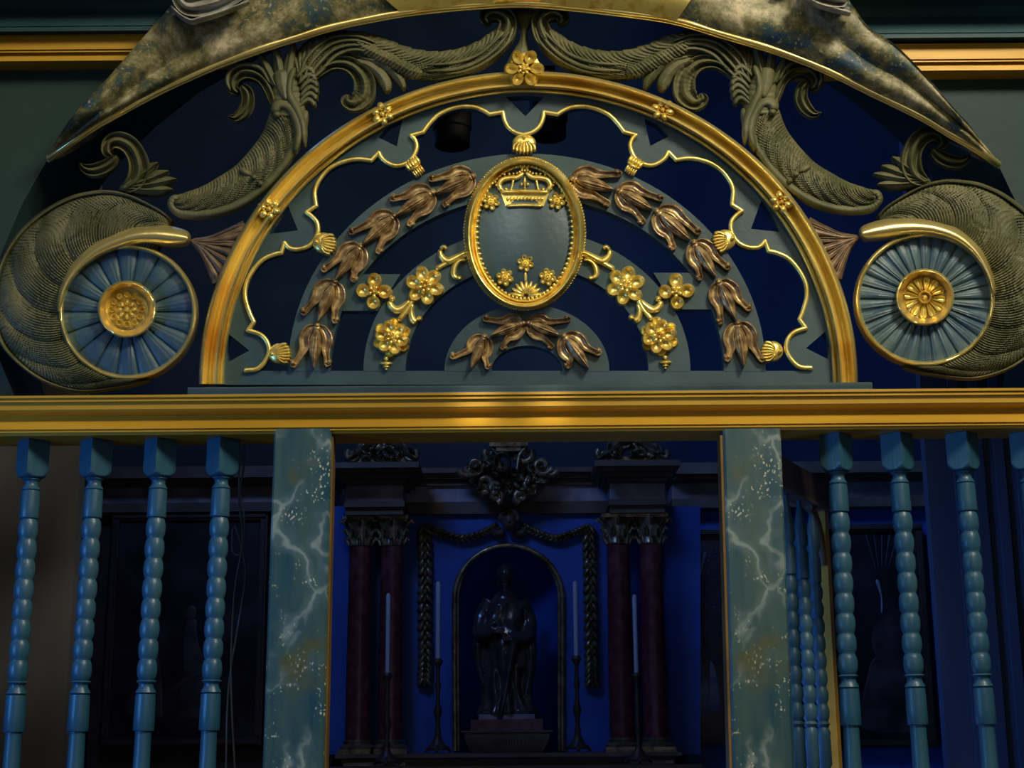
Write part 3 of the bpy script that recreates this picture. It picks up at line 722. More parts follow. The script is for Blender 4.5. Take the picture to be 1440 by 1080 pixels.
# ================================================================== ACANTHUS SCROLLS
def R_map(x, y):
    x2 = 1474 - x + .014 * max(0, y - 60); return x2, y - 7.5 * (max(0, 738 - x) / 500) ** 2
def scroll_side(mp, lab, wc, wrx, wry, rc, mdisc, left):
    root = thing('acanthus_scroll', G(wc[0], wc[1] + 112, .0), lab, 'carving', 'carved scrolls either side of the arch')
    ya = .0
    def part(name, fn, m='green'):
        mb = MB(); fn(mb); return obj(name, mb, M[m], root, 65)
    rb = lambda mb, pts, H, y0=ya, **k: ribbon(mb, pts, H, y0, mp=mp, **k)
    # C scroll rising from the joint
    def c_scroll(mb):
        rb(mb, [(243, 282, 9), (262, 286, 16), (290, 281, 20), (318, 269, 23), (347, 252, 25), (374, 226, 27), (393, 199, 27), (403, 170, 26), (408, 148, 25)], .030, .004, prof='soft', lam=5.2, amp=.006, skew=13, pw=2.0, nt=44, frill=.10, flam=9, fside=1, taper=(.05, .12))
        rb(mb, [(252, 276, 4), (243, 280, 5), (241, 290, 5), (255, 299, 6), (290, 300, 6), (330, 289, 6), (368, 264, 6), (398, 231, 6), (420, 190, 7), (430, 155, 7)], .012, -.014, lam=5, amp=.001)
        blob(mb, 247, 279, 5, 4.5, 0, .02, -.006, mp=mp)
        blob(mb, 345, 242, 10, 5, .5, .012, -.022, mp=mp); blob(mb, 357, 249, 4, 4, 0, .012, -.026, mp=mp); blob(mb, 366, 258, 4, 4, 0, .012, -.024, mp=mp)
    part('c_scroll', c_scroll)
    def stem(mb):
        rb(mb, [(405, 168, 24), (405, 148, 25), (403, 128, 21), (401, 108, 17)], .030, .0, prof='soft', lam=9, amp=.002)
        rb(mb, [(384, 160, 7), (392, 148, 7), (405, 150, 7), (416, 168, 7), (420, 190, 6), (414, 215, 4)], .014, -.024, prof='dome')
        rb(mb, [(428, 205, 3), (425, 175, 6), (416, 152, 7), (407, 132, 6), (408, 112, 5), (414, 95, 4)], .014, -.024)
        blob(mb, 389, 161, 5.5, 5.5, 0, .02, -.022, mp=mp)
        rb(mb, [(402, 142, 3), (399, 128, 8), (396, 112, 10), (394, 98, 9)], .010, -.026, prof='leaf')
    part('stem', stem)
    # hooked leaf at left
    part('hook_leaf', lambda mb: (rb(mb, [(388, 152, 8), (381, 128, 9.5), (370, 110, 10), (355, 101, 11), (339, 101, 12), (328, 111, 11), (327, 123, 9), (335, 131, 6)], .026, ya, prof='curl', lam=12, amp=.001),
                                  rb(mb, [(380, 118, 2), (368, 98, 3), (352, 91, 3), (336, 92, 3), (323, 101, 3), (319, 114, 3), (324, 128, 2)], .008, -.020)))
    part('leaf_tip', lambda mb: rb(mb, [(339, 120, 6), (347, 130, 9), (348, 143, 9.5), (342, 156, 9), (331, 165, 6), (320, 163, 1.5)], .024, -.004, lam=90, amp=.0, prof='curl'))
    # trefoil blades
    for tip, mid, bs, w in (((363.5, 72), (374, 95), (388, 122), 7), ((387, 64), (391, 92), (397, 122), 7.5), ((413.5, 58), (407, 85), (402, 118), 7.5)):
        part('leaf_blade', lambda mb: (rb(mb, [(*bs, w * .7), ((bs[0] + mid[0]) / 2, (bs[1] + mid[1]) / 2, w), (*mid, w), (tip[0] * .7 + mid[0] * .3, tip[1] * .7 + mid[1] * .3, w * .7), (*tip, .8)], .014, -.012, prof='leaf', taper=(.1, .02)),
                                       rb(mb, [(*bs, 1), (*mid, 1.2), (*tip, .6)], .003, -.026, nt=6)))
    # rippled side lobes
    def ripple(mb):
        for k in range(6):
            u = k / 5; x = 436 + 5 * sin(u * 3); y = 100 + 44 * u
            rb(mb, [(x - 20, y + 12, 2), (x - 13, y + 2, 4), (x - 4, y - 4, 5), (x + 3, y, 4.5), (x + 4, y + 6, 2.5)], .016, -.014 + .004 * u, ns=18)
    part('rippled_lobes', ripple)
    # big leaf over the top going to the centre
    def over(mb):
        rb(mb, [(418, 130, 14), (424, 108, 18), (436, 84, 22), (460, 67, 21), (492, 62, 19), (524, 69, 21), (556, 82, 21), (588, 90, 20), (620, 92, 20), (655, 85, 19), (683, 72, 18), (703, 55, 17), (713, 38, 14)], .024, .004, prof='soft', lam=9, amp=.006, skew=11, pw=1.7, nt=44, frill=.08, flam=22, fside=-1)
        for k, dd in enumerate((-12, -4, 4, 12)):
            rb(mb, [(426 + dd * .5, 118, 1.5), (442 + dd * .9, 90 - dd * .3 + dd, 2.6), (468 + dd * .4, 66 + dd, 2.8), (500, 60 + dd * .8, 2.4), (528, 68 + dd * .7, 1.5)], .009, -.020, nt=8)
    part('main_leaf', over)
    def lay(mb):
        for dd in (0, 6):
            rb(mb, [(600 - dd, 100 - dd * 1.4, 1.5), (640, 97 - dd * 1.5, 2.6), (672, 86 - dd * 1.5, 2.8), (697 - dd, 68 - dd, 2.6), (716 - dd, 44, 2.4)], .007, -.020, nt=8)
        rb(mb, [(622, 104, 1.5), (655, 99, 2.6), (688, 83, 2.8), (712, 62, 2.8), (722, 38, 2.6)], .008, -.014, nt=8)
    part('leaf_ribs', lay)
    def frl(mb):
        rb(mb, [(500, 58, 5), (515, 68, 9), (535, 78, 10), (557, 89, 10), (578, 99, 9), (594, 103, 6)], .013, -.018, prof='leaf', lam=5.2, amp=.006, skew=1.6, pw=1, nt=18, frill=.35, flam=5.2, fside=0)
    part('frilled_leaf', frl)
    part('top_curl', lambda mb: (rb(mb, [(703, 60, 15), (712, 44, 14), (714, 28, 13), (704, 18, 12), (691, 17, 12), (683, 24, 10), (687, 34, 7)], .030, -.002, prof='curl', nt=18),
                                 rb(mb, [(688, 64, 2), (697, 52, 2.5), (701, 42, 2)], .008, -.020)))
    part('hook_leaf', lambda mb: (rb(mb, [(440, 112, 5), (452, 98, 8), (468, 89, 9), (487, 89, 11), (502, 98, 13), (512, 114, 16), (511, 133, 16), (499, 144, 13), (488, 141, 10), (489, 133, 5)], .026, -.004, prof='curl', nt=18, lam=7, amp=.002, skew=0),))
    part('leaf_blade', lambda mb: rb(mb, [(498, 86, 4), (517, 91, 8), (533, 103, 9), (542, 118, 9), (543, 129, 4)], .016, -.008, prof='leaf', lam=4, amp=.001, taper=(.1, .06)))
    part('leaf_blade', lambda mb: rb(mb, [(505, 81, 4), (530, 86, 8), (549, 96, 9), (562, 111, 8), (568, 125, 3)], .016, -.006, prof='leaf', lam=4, amp=.001, taper=(.1, .06)))
    # lower curl rising from the fan
    part('hook_leaf', lambda mb: (rb(mb, [(172, 268, 8), (190, 254, 14), (195, 235, 15), (190, 216, 14), (180, 203, 13.5), (166, 197, 12.5), (154, 201, 11), (151, 212, 9), (158, 219, 6)], .028, ya, prof='curl', nt=18),))
    part('leaf_tip', lambda mb: rb(mb, [(165, 219, 6), (156, 229, 9), (143, 236, 10), (129, 239, 9), (118, 236, 6), (112, 229, 1.5)], .024, -.003, prof='curl', nt=16))
    for tip, w in (((222, 228), 8), ((237, 240), 8), ((248, 251), 8), ((243, 266), 8)):
        part('leaf_blade', lambda mb: (rb(mb, [(168, 266, 3), (tip[0] * .5 + 84, tip[1] * .5 + 135, w * .8), (tip[0] * .75 + 42, tip[1] * .75 + 67, w), (*tip, 1)], .018, .002, prof='leaf', taper=(.1, .03), lam=30),
                                       rb(mb, [(172, 264, 1), (tip[0] * .6 + 67, tip[1] * .6 + 107, 1.4), (*tip, .6)], .004, -.015, nt=6)))
    # fan around the wheel
    OUT = [(243, 309), (230, 298), (205, 284), (178, 272), (147, 267), (120, 270), (98, 276), (66, 292), (33, 318), (12, 344), (-3, 375), (-11, 410), (-11, 450), (-2, 480), (12, 500), (33, 519), (58, 535), (84, 545), (110, 550), (135, 549), (160, 545), (185, 541), (210, 534)]
    wl = (179.5, 439)
    def fan_(mb):
        P = [v.xy for v in cr([(a, b, 0) for a, b in OUT], 420)]
        rows = []; acc = 0
        for i, p in enumerate(P):
            if i: acc += (p - P[i - 1]).length
            d = p - Vector(wl); r = d.length; dn = d / r; rin = 93; row = []; u = i / 420
            band = 1 if u > .55 else 1
            tp = min(1, u / .06, (1 - u) / .05); tp = sqrt(max(tp, .02))
            for j in range(41):
                t = j / 40; rr = rin + (r - rin) * t; q = Vector(wl) + dn * rr
                # swept comb: strands leave the outer spine and curl to the wheel
                ph = acc * .165 + t ** 2.2 * 15.0
                lob = acc * .0135 + t ** 2.2 * 1.5
                h = .020 * (1 - (2 * t - 1) ** 4 * .55) * tp + .010 * abs(sin(lob * pi)) ** .6 * tp * (1 - t ** 6) + .0060 * abs(sin(ph * pi)) * tp * (1 if t < .92 else .2)
                if t > .93: h = .026 * tp * sqrt(max(0, 1 - ((t - .965) / .036) ** 2)) + .004
                x, y = q
                if not left:
                    x, y = (wc[0] + (wl[0] - q.x) * 1.01, wc[1] + (q.y - wl[1]))
                    if u < .3: # blend into the mirrored joint
                        x2, y2 = mp(q.x, q.y); k = (1 - u / .3); x = x * (1 - k) + x2 * k; y = y * (1 - k) + y2 * k
                row.append(G(x, y, .006 - h))
            a, b = row[-1], row[0]
            row.append(Vector((a.x, .02, a.z))); row.append(Vector((b.x, .02, b.z))); rows.append(row)
        mb.grid(rows, closed_v=True)
    part('fan_leaf', fan_)
    wx, wy = wc
    # wheel disc, ring, rosette
    mb = MB(); rows = []; n = 288; ng = 18 if left else 30
    for i in range(22):
        rho = i / 21; rr = .36 + .62 * rho; row = []
        for j in range(n):
            a = 2 * pi * j / n; c = abs(sin(a * ng / 2)); f = abs(sin(a * ng * (2.5 if left else 3)))
            g = -.003 * (1 - c) ** 2 * 2 + (.0015 * f)
            if left and (j % 16) in (5, 11) and i % 2 == 0: g -= .0022
            row.append(G(wx + wrx * rr * cos(a), wy - wry * rr * sin(a), -.006 - g - .006 * sin(rho * pi)))
        rows.append(row)
    rows.append([Vector((p.x, .015, p.z)) for p in rows[-1]])
    rows.insert(0, [Vector((p.x, .015, p.z)) for p in rows[0]])
    mb.grid(rows, closed_v=True)
    o = obj('fluted_disc', mb, M[mdisc], root, 50); o['label'] = 'round blue fluted wheel face'
    mb = MB(); esweep(mb, wx, wy, (wrx - 8, wry - 8), (wrx, wry), 0, 360, 160, [(0, .006), (.1, .017), (.3, .024), (.5, .026), (.7, .024), (.9, .017), (1, .004)], .0, .015, wob)
    o = obj('wheel_rim', mb, M['gilt'], root, 60); o['label'] = 'gilt wheel rim'
    rx, ry = rc
    mb = MB(); esweep(mb, rx, ry, (29.5, 29), (41.5, 40.5), 0, 360, 120, [(0, .003), (.08, .012), (.3, .018), (.45, .022), (.7, .030), (.85, .029), (.95, .020), (1, .004)], -.004, .012, wob)
    blob(mb, rx, ry, 31, 30, 0, .002, -.006, 'dome', th=.008, na=36)
    ro = obj('rosette', mb, M['gilt'], root, 60)
    mb = MB()
    if left:
        for k in range(12):
            a = 2 * pi * k / 12; blob(mb, rx + 21 * cos(a), ry + 21 * sin(a), 5.6, 5, a, .014, -.006, 'cup', 4, 12)
        for k in range(8):
            a = 2 * pi * k / 8; blob(mb, rx + 10 * cos(a), ry + 10 * sin(a), 5, 3.2, a, .014, -.007, 'dome', 4, 10)
    else:
        for k in range(12):
            a = 2 * pi * k / 12 + .1; ribbon(mb, [(rx + 8 * cos(a), ry + 8 * sin(a), 2.2), (rx + 18 * cos(a), ry + 18 * sin(a), 4.6), (rx + 25 * cos(a), ry + 25 * sin(a), 6.2), (rx + 30 * cos(a), ry + 30 * sin(a), 3)], .013, -.006, 'cup', ns=12, nt=8)
        esweep(mb, rx, ry, (6, 6), (10, 10), 0, 360, 40, [(0, .006), (.5, .012), (1, .004)], -.010, .004)
    blob(mb, rx, ry, 4.2, 4.2, 0, .016, -.008, 'dome')
    obj('rosette_petals', mb, M['gilt_relief'], ro, 60)
    # horn
    hp = [(266, 336, 7), (258, 334, 11), (240, 332, 14), (215, 330, 14), (188, 332, 13), (162, 340, 12), (136, 352, 11), (113, 370, 9), (96, 392, 7), (86, 416, 5), (82, 440, 2.5)]
    if not left: hp = [(1210, 329, 7), (1218, 327, 11), (1238, 323, 13.5), (1262, 319.5, 14), (1290, 318.5, 12.5), (1318, 322, 11.5), (1346, 332, 10.5), (1368, 349, 9), (1384, 371, 7), (1394, 395, 5), (1398, 418, 2.5)]
    mb = MB(); ribbon(mb, hp, .040, -.004, 'dome', taper=(.05, .05), ns=70)
    o = obj('gilt_horn', mb, M['gilt'], root, 60); o['label'] = 'smooth gold horn curling over the wheel'
    # husk
    mb = MB(); ap = Vector((268, 338)) if left else Vector((1208, 333))
    ends = [(345, 318), (338, 330), (333, 343), (326, 356), (319, 368), (313, 382), (306, 396)] if left else [(1136, 313), (1143, 325), (1149, 338), (1155, 351), (1161, 364), (1168, 377), (1176, 390)]
    for k, e in enumerate(ends):
        e = Vector(e); m1 = ap.lerp(e, .35); m2 = ap.lerp(e, .7); sg = (k - 3) * 1.6 * (1 if left else -1)
        dn = Vector((-(e - ap).y, (e - ap).x)).normalized() * sg * -1
        ribbon(mb, [(ap.x, ap.y, 2.5), ((m1 + dn).x, (m1 + dn).y, 4.5), ((m2 + dn * .6).x, (m2 + dn * .6).y, 6.5), (e.x, e.y, 8.5)], .016 + .003 * (k % 2), .002, 'dome', ns=22, taper=(.15, 0), lam=6, amp=.0)
        for v in (-.4, .3):
            ribbon(mb, [(ap.x, ap.y, .8), ((m1 + dn).x + v * 4, (m1 + dn).y + v * 4, 1.3), (e.x + v * 7, e.y + v * 9, 1.5)], .004, -.012, 'dome', ns=16, nt=6)
    o = obj('husk', mb, M['husk'], root, 60); o['label'] = 'brown fluted husk'
scroll_side(None, 'olive green carved acanthus scroll with deep blue wheel, left of the arch', (179.5, 439), 98, 96, (178.5, 435), 'disc_l', True)
scroll_side(R_map, 'olive green carved acanthus scroll with pale blue wheel, right of the arch', (1301, 421), 99, 95, (1300.7, 418), 'disc_r', False)
# keystone tie between the two curls
mb = MB()
ribbon(mb, [(739, 12, 22), (738, 22, 17), (737, 34, 9), (736, 48, 5), (735, 62, 7), (733, 76, 14), (732, 92, 21)], .016, .008, 'leaf', taper=(.02, .02), nt=14)
tie = obj('keystone_tie', mb, M['green'], fan, 60); tie['label'] = 'olive painted waisted strip above the top rosette'

# ================================================================== CRESCENT CORNICE
LOW = [(68, 222), (133, 177), (183, 149), (233, 123), (300, 93), (367, 68), (424, 50), (480, 34), (557, 19), (620, 11), (680, 6), (740, 4), (813, 10), (913, 22), (960, 31), (1010, 46), (1093, 71), (1160, 97), (1227, 130), (1293, 162), (1335, 187), (1372, 208), (1404, 231)]
UP = [(66, 220), (90, 180), (117, 146), (160, 100), (200, 54), (240, 8), (262, -25), (300, -70), (400, -110), (500, -125), (600, -130), (740, -135), (870, -130), (970, -120), (1060, -100), (1130, -70), (1170, -30), (1198, 6), (1222, 38), (1258, 62), (1300, 104), (1345, 156), (1406, 229)]
lo = cr([(a, b, 0) for a, b in LOW], 220); up = cr([(a, b, 0) for a, b in UP], 220)
root = thing('arch_cornice', G(740, 8, -.03), 'sponged blue and ochre arched cornice above the carving with gilt lower edge', 'cornice')
def cres(i0, i1, yoff=0):
    mb = MB(); rows = []
    for i in range(i0, i1 + 1):
        a, b = lo[i], up[i]; L = (b - a).length; row = []
        k = min(1, L / 60)
        for j in range(19):
            t = j / 18; x = a.x + (b.x - a.x) * t; y = a.y + (b.y - a.y) * t
            dep = .022 - .077 * sqrt(k) - .05 * k * t - .018 * k * sin(pi * min(1, t * 2.2)) * (t < .46) - .012 * k * abs(sin(pi * (t * 2.2 - 1) * .9)) * (t >= .46) + yoff * k
            row.append(G(x, y, dep))
        row.append(Vector((row[-1].x, .029, row[-1].z))); row.append(Vector((row[0].x, row[0].y + .011, row[0].z + .004 * k)))
        rows.append(row)
    mb.grid(rows, closed_v=True)
    m = len(rows[0]); b = len(mb.v) - m * len(rows)
    mb.f.append(tuple(range(b, b + m))); mb.f.append(tuple(range(len(mb.v) - m, len(mb.v))))
    return mb
obj('marbled_cove', cres(0, 220), M['sponged'], root, 60)
ia = min(range(221), key=lambda i: abs(lo[i].x - 566)); ib = min(range(221), key=lambda i: abs(lo[i].x - 952))
o = obj('gilt_panel', cres(ia, ib, -.006), M['gilt_relief'], root, 60); o['label'] = 'gilded middle section of the cornice'
dq = [.021 - .077 * sqrt(min(1, (b - a).length / 60)) for a, b in zip(lo, up)]
mb = MB(); mb.tube([G(p.x, p.y, q) for p, q in zip(lo, dq)], lambda u: .0062 * (1 + .15 * sin(u * 90)), 10)
mb.tube([G(p.x, p.y + 4.5, q + .008) for p, q in zip(lo, dq)], .0042, 8)
obj('gilt_edge', mb, M['ochre_dark'] if False else M['gilt'], root, 60)
# carved feet standing on the cornice at the top of the frame
mb = MB(); yq = -.13
ribbon(mb, [(243, -14, 8), (262, 8, 14), (290, 6, 18), (320, -4, 16), (350, -22, 14)], .035, yq, 'curl', nt=16)
ribbon(mb, [(240, 8, 2.5), (254, 21, 3), (268, 28, 3.2), (280, 25, 3.2), (305, 18, 3), (350, 1, 3)], .030, yq, 'dome')
mb2 = mb
mb.box(G(250, 0, .0), G(340, -60, .0)) if False else None
o = tag(obj('carved_foot', mb, M['stone'], smooth=60), 'pale grey carved scroll foot at the top left above the cornice', 'ornament', 'carved feet at the top edge')
mb = MB()
ribbon(mb, [(1130, -22, 10), (1152, -8, 14), (1176, -2, 14), (1192, 0, 10)], .035, yq, 'curl', nt=16)
ribbon(mb, [(1120, -10, 2.5), (1150, 4, 3), (1170, 10, 3.2), (1197, 18, 2.5)], .028, yq, 'dome')
tag(obj('carved_foot', mb, M['stone'], smooth=60), 'pale grey carved foot at the top right above the cornice', 'ornament', 'carved feet at the top edge')

# ================================================================== SPOTLIGHT CANS hung behind the fanlight
for cx, cy, lab in ((636, 176, 'black spotlight can behind the openwork, left of the top cusp'), (771, 164, 'black spotlight can behind the openwork, right of the top cusp')):
    c = G(cx, cy, .16)
    root = thing('spotlight', (c.x, .16, c.z - .05), lab, 'spotlight', 'spotlights behind the fanlight')
    mb = MB(); mb.lathe([(.012, .05), (.040, .05), (.044, .044), (.044, -.01), (.040, -.014), (.040, -.05), (.034, -.05), (.030, -.03), (.01, -.03)], (c.x, c.y, c.z), 32)
    obj('lamp_housing', mb, M['black'], root, 40)
    mb = MB(); mb.box((c.x - .012, .012, c.z + .045), (c.x + .012, .165, c.z + .055)); mb.box((c.x - .012, .012, c.z + .02), (c.x + .012, .02, c.z + .055))
    obj('bracket', mb, M['black'], root, 0)

# ================================================================== OPEN GATE LEAF (right)
h0 = Vector((G(1098, 900, .06).x, .06)); h1 = Vector((G(1169, 900, .42).x, .42)); dv = (h1 - h0).normalized(); nv = Vector((-dv.y, dv.x))
zg = 1.6 + .503
gate = thing('gate_leaf', (h0.x, h0.y, .02), 'dark open gate leaf with small balusters swung inward behind the right post', 'gate')
def leafbox(mb, a, b, z0, z1, t=.016):
    p = h0 + dv * a; q = h0 + dv * b
    mb.hexa([(*(p - nv * t), z0), (*(p + nv * t), z0), (*(q - nv * t), z0), (*(q + nv * t), z0), (*(p - nv * t), z1), (*(p + nv * t), z1), (*(q - nv * t), z1), (*(q + nv * t), z1)])
LG = (h1 - h0).length
mb = MB(); leafbox(mb, 0, LG, zg, zg + .06, .02); o = obj('top_rail', mb, M['darkwood'], gate, 0)
mb = MB(); leafbox(mb, 0, LG, zg - .006, zg, .021); obj('rail_edge', mb, M['cornice_grey'], gate, 0)
mb = MB(); leafbox(mb, LG - .03, LG, .03, zg - .006, .009); o = obj('end_stile', mb, M['ochre'], gate, 0); o['label'] = 'bright ochre closing edge of the gate'
mb = MB(); leafbox(mb, 0, .03, .03, zg - .006, .009); obj('hinge_stile', mb, M['baluster_in'], gate, 0)
mb = MB(); leafbox(mb, .035, LG - .035, .95, 1.0); leafbox(mb, .035, LG - .035, .03, .1); leafbox(mb, .035, LG - .035, .1, .95, .008); obj('lower_panel', mb, M['baluster_in'], gate, 0)
mb = MB()
pts = []
for k in range(11):
    u = k / 10; p = h0 + dv * (LG - .035 - .10 * (1 - cos(u * pi / 2))); pts.append((p.x, p.y, zg - .01 - .12 * (1 - sin(u * pi / 2))))
mb.tube(pts, .010, 8); obj('corner_bracket', mb, M['cornice_grey'], gate, 50)
for u in (.22, .47, .72):
    p = h0 + dv * LG * u
    mb = MB(); s = .85 / 690
    prof = [(4, zg), (4, zg - .02), (12, zg - .07), (13, zg - .10), (9, zg - .11), (12, zg - .125), (12, zg - .175), (9, zg - .178)]
    z = zg - .18
    for b in range(8):
        for q in range(7):
            w = q / 6; prof.append((9 + 4 * sin(pi * w) ** .6, z - .036 * w))
        z -= .037
    prof += [(13, z - .005), (9, z - .012), (13, z - .022), (12, z - .03), (13, z - .09), (10, z - .095), (11, .999)]
    mb.lathe([(r * s, zz_) for r, zz_ in prof], (p.x, p.y, 0), 20)
    obj('gate_baluster', mb, M['baluster_in'], gate, 50)

# hanging cables beside the left post
for pts, lab in (([(341, 560, .22), (343, 650, .22), (336, 700, .22), (341, 760, .22), (330, 830, .22), (325, 920, .22), (326, 1000, .22), (331, 1100, .22), (331, 1180, .22)], 'thin dark cable hanging loosely nearer the blue baluster'),
                 ([(338, 560, .25), (336, 680, .25), (343, 720, .25), (341, 775, .25), (327, 775, .25), (330, 740, .25), (345, 800, .25), (338, 860, .25), (322, 960, .25), (318, 1060, .25), (318, 1180, .25)], 'looped dark cable hanging behind the left marbled post')):
    P = cr([tuple(G(*p)) for p in pts], 60)
    P = [p for p in P]; P[-1].z = .0
    mb = MB(); mb.tube(P, .0022, 6)
    tag(obj('hanging_cable', mb, M['cable'], smooth=60), lab, 'cable')

# ================================================================== CHAPEL ALTAR
YA = 3.0      # face of the altarpiece
def gx(px, y, py=850): return G(px, py, y).x
def gz(py, y, px=740): return G(px, py, y).z
def bx(mb, x0, x1, y0, y1, py0, py1, pyref=None):
    """box whose front face (y0) fills the pixel rectangle"""
    pm = (py0 + py1) / 2
    mb.box((G(x0, pm, y0).x, y0, gz(py1, y0)), (G(x1, pm, y0).x, y1, gz(py0, y0)))
zA = gz(1059, YA - .3)          # altar shelf height
alt = thing('altarpiece', (gx(715, YA), YA, zA), 'dark baroque altarpiece with blue back, round niche and heavy cornice', 'altarpiece')
mb = MB()
nich = [(640, 1058)] + [(715 + 76 * cos(a), 842 - 74 * sin(a)) for a in [pi - pi * k / 30 for k in range(31)]] + [(790, 1058)]
mb.plate([[(455, 1061), (455, 712), (985, 712), (985, 1061)], nich], YA, YA + .04)
obj('back_board', mb, M['back'], alt, 0)
mb = MB(); rows = []       # niche: half round recess
for k in range(25):
    a = pi * k / 24; xc = gx(715, YA); rad = gx(791, YA) - xc
    x = xc - rad * cos(a); y = YA + .02 + .30 * sin(a)
    zs = gz(842, YA); col = [(x, y, zA + (zs - zA) * j / 6) for j in range(7)]
    for j in range(1, 9):
        b = pi / 2 * j / 8; col.append((xc - rad * cos(a) * cos(b), YA + .02 + .30 * sin(a) * cos(b), zs + rad * sin(b)))
    rows.append(col)
mb.grid(rows); obj('niche', mb, M['back'], alt, 60)
mb = MB(); path = [(640, 1056), (639, 950), (639, 842)] + [(715 + 76 * cos(a), 842 - 75 * sin(a)) for a in [pi - pi * k / 24 for k in range(1, 24)]] + [(791, 842), (791, 950), (791, 1056)]
mb.tube([G(x, y, YA - .01) for x, y in path], .011, 10); mb.tube([G(x - 5 * cos(atan2(842 - min(y, 842), x - 715)) if True else x, y, YA - .004) for x, y in path], .006, 8)
o = obj('niche_moulding', mb, M['oldgold'], alt, 50); o['label'] = 'tarnished gilt round arch moulding'
def entab(x0, x1, y, dy=0):
    mb = MB(); bx(mb, x0 - 22, x1 + 22, y - .16, YA + .04, 648 + dy, 656 + dy); bx(mb, x0 - 17, x1 + 17, y - .13, YA + .04, 656 + dy, 663 + dy); bx(mb, x0 - 10, x1 + 10, y - .09, YA + .04, 663 + dy, 671 + dy); bx(mb, x0 - 4, x1 + 4, y - .05, YA + .04, 671 + dy, 678 + dy)
    obj('cornice', mb, M['cornice_grey'], alt, 0)
    mb = MB(); bx(mb, x0, x1, y, YA + .04, 678 + dy, 703 + dy); obj('frieze', mb, M['frieze'], alt, 0)
    mb = MB(); bx(mb, x0 - 2, x1 + 2, y - .02, YA + .04, 703 + dy, 711 + dy); bx(mb, x0, x1, y, YA + .04, 711 + dy, 722 + dy); obj('architrave', mb, M['cornice_grey'], alt, 0)
entab(486, 567, YA - .22); entab(858, 935, YA - .22)
mb = MB(); bx(mb, 560, 865, YA - .10, YA + .04, 657, 664); bx(mb, 560, 865, YA - .07, YA + .04, 664, 672); bx(mb, 560, 865, YA - .04, YA + .04, 672, 682); obj('cornice', mb, M['cornice_grey'], alt, 0)
mb = MB(); bx(mb, 560, 865, YA - .02, YA + .04, 682, 705); obj('frieze', mb, M['frieze'], alt, 0)
mb = MB(); bx(mb, 560, 865, YA - .03, YA + .04, 705, 722); obj('architrave', mb, M['cornice_grey'], alt, 0)
def spiral(cx, cy, r, turns, y, w, sg=1, a0=0, n=26):
    return [(cx + sg * r * (1 - .8 * k / n) * cos(a0 + turns * 2 * pi * k / n), cy + r * (1 - .8 * k / n) * sin(a0 + turns * 2 * pi * k / n)) for k in range(n + 1)]
def leafcluster(mb, cx, cy, wx, wy, y, n, seed, up=True, size=9):
    rn = random.Random(seed)
    for k in range(n):
        a = rn.uniform(0, 2 * pi); u = sqrt(rn.random()); x = cx + wx * u * cos(a); yy = cy + wy * u * sin(a)
        if up and yy > cy + wy * .5: yy = cy + wy * .5
        blob(mb, x, yy, rn.uniform(.6, 1.1) * size, rn.uniform(.25, .5) * size, rn.uniform(0, pi), rn.uniform(.02, .05), y, rn.choice(('dome', 'cup')), 3, 10)
for cx, sd in ((537, 5), (889, 9)):
    mb = MB(); y = YA - .28; hx = cx
    for sg in (1, -1):
        for (ox, oy, r, t) in ((40, 640, 10, 1.2), (22, 632, 11, 1.3), (8, 624, 8, 1.1)):
            P = spiral(cx + sg * ox, oy, r, t, y, 3, sg, -.8)
            mb.tube([G(a, b, y) for a, b in P], lambda u: .011 * (1 - .6 * u) + .003, 8)
        ribbon(mb, [(cx + sg * 50, 647, 2), (cx + sg * 34, 636, 6), (cx + sg * 18, 622, 7), (cx, 618, 5)], .03, y, 'leaf', nt=8, ns=24)
    leafcluster(mb, cx, 634, 42, 14, y, 34, sd, True, 8)
    bx(mb, cx - 40, cx + 40, y, y + .05, 643, 648)
    o = obj('leaf_cresting', mb, M['oldgold'], alt, 60)
mb = MB(); y = YA - .13
for sg in (1, -1):
    for (ox, oy, r, t, a0) in ((48, 655, 14, 1.2, .3), (34, 680, 13, 1.2, 1.2), (22, 640, 12, 1.1, -.6), (18, 698, 10, 1.1, 1.8), (60, 662, 8, 1, 0)):
        mb.tube([G(a, b, y) for a, b in spiral(715 + sg * ox, oy, r, t, y, 3, sg, a0)], lambda u: .014 * (1 - .6 * u) + .004, 8)
leafcluster(mb, 715, 670, 56, 30, y, 70, 3, False, 9)
esweep(mb, 706, 650, (8, 10), (13, 16), 0, 360, 30, [(0, .01), (.5, .05), (1, .01)], y - .02, .02)
bx(mb, 688, 742, y - .05, y + .1, 621, 627); bx(mb, 702, 729, y - .05, y + .1, 611, 621); bx(mb, 697, 734, y - .04, y + .1, 627, 634)
mb.tube([G(690, 628, y - .03), G(700, 640, y - .03), G(704, 660, y - .03)], .008, 8); mb.tube([G(740, 628, y - .03), G(730, 640, y - .03), G(727, 660, y - .03)], .008, 8)
o = obj('cartouche', mb, M['oldgold'], alt, 60); o['label'] = 'carved leafy crest with crown block at centre'
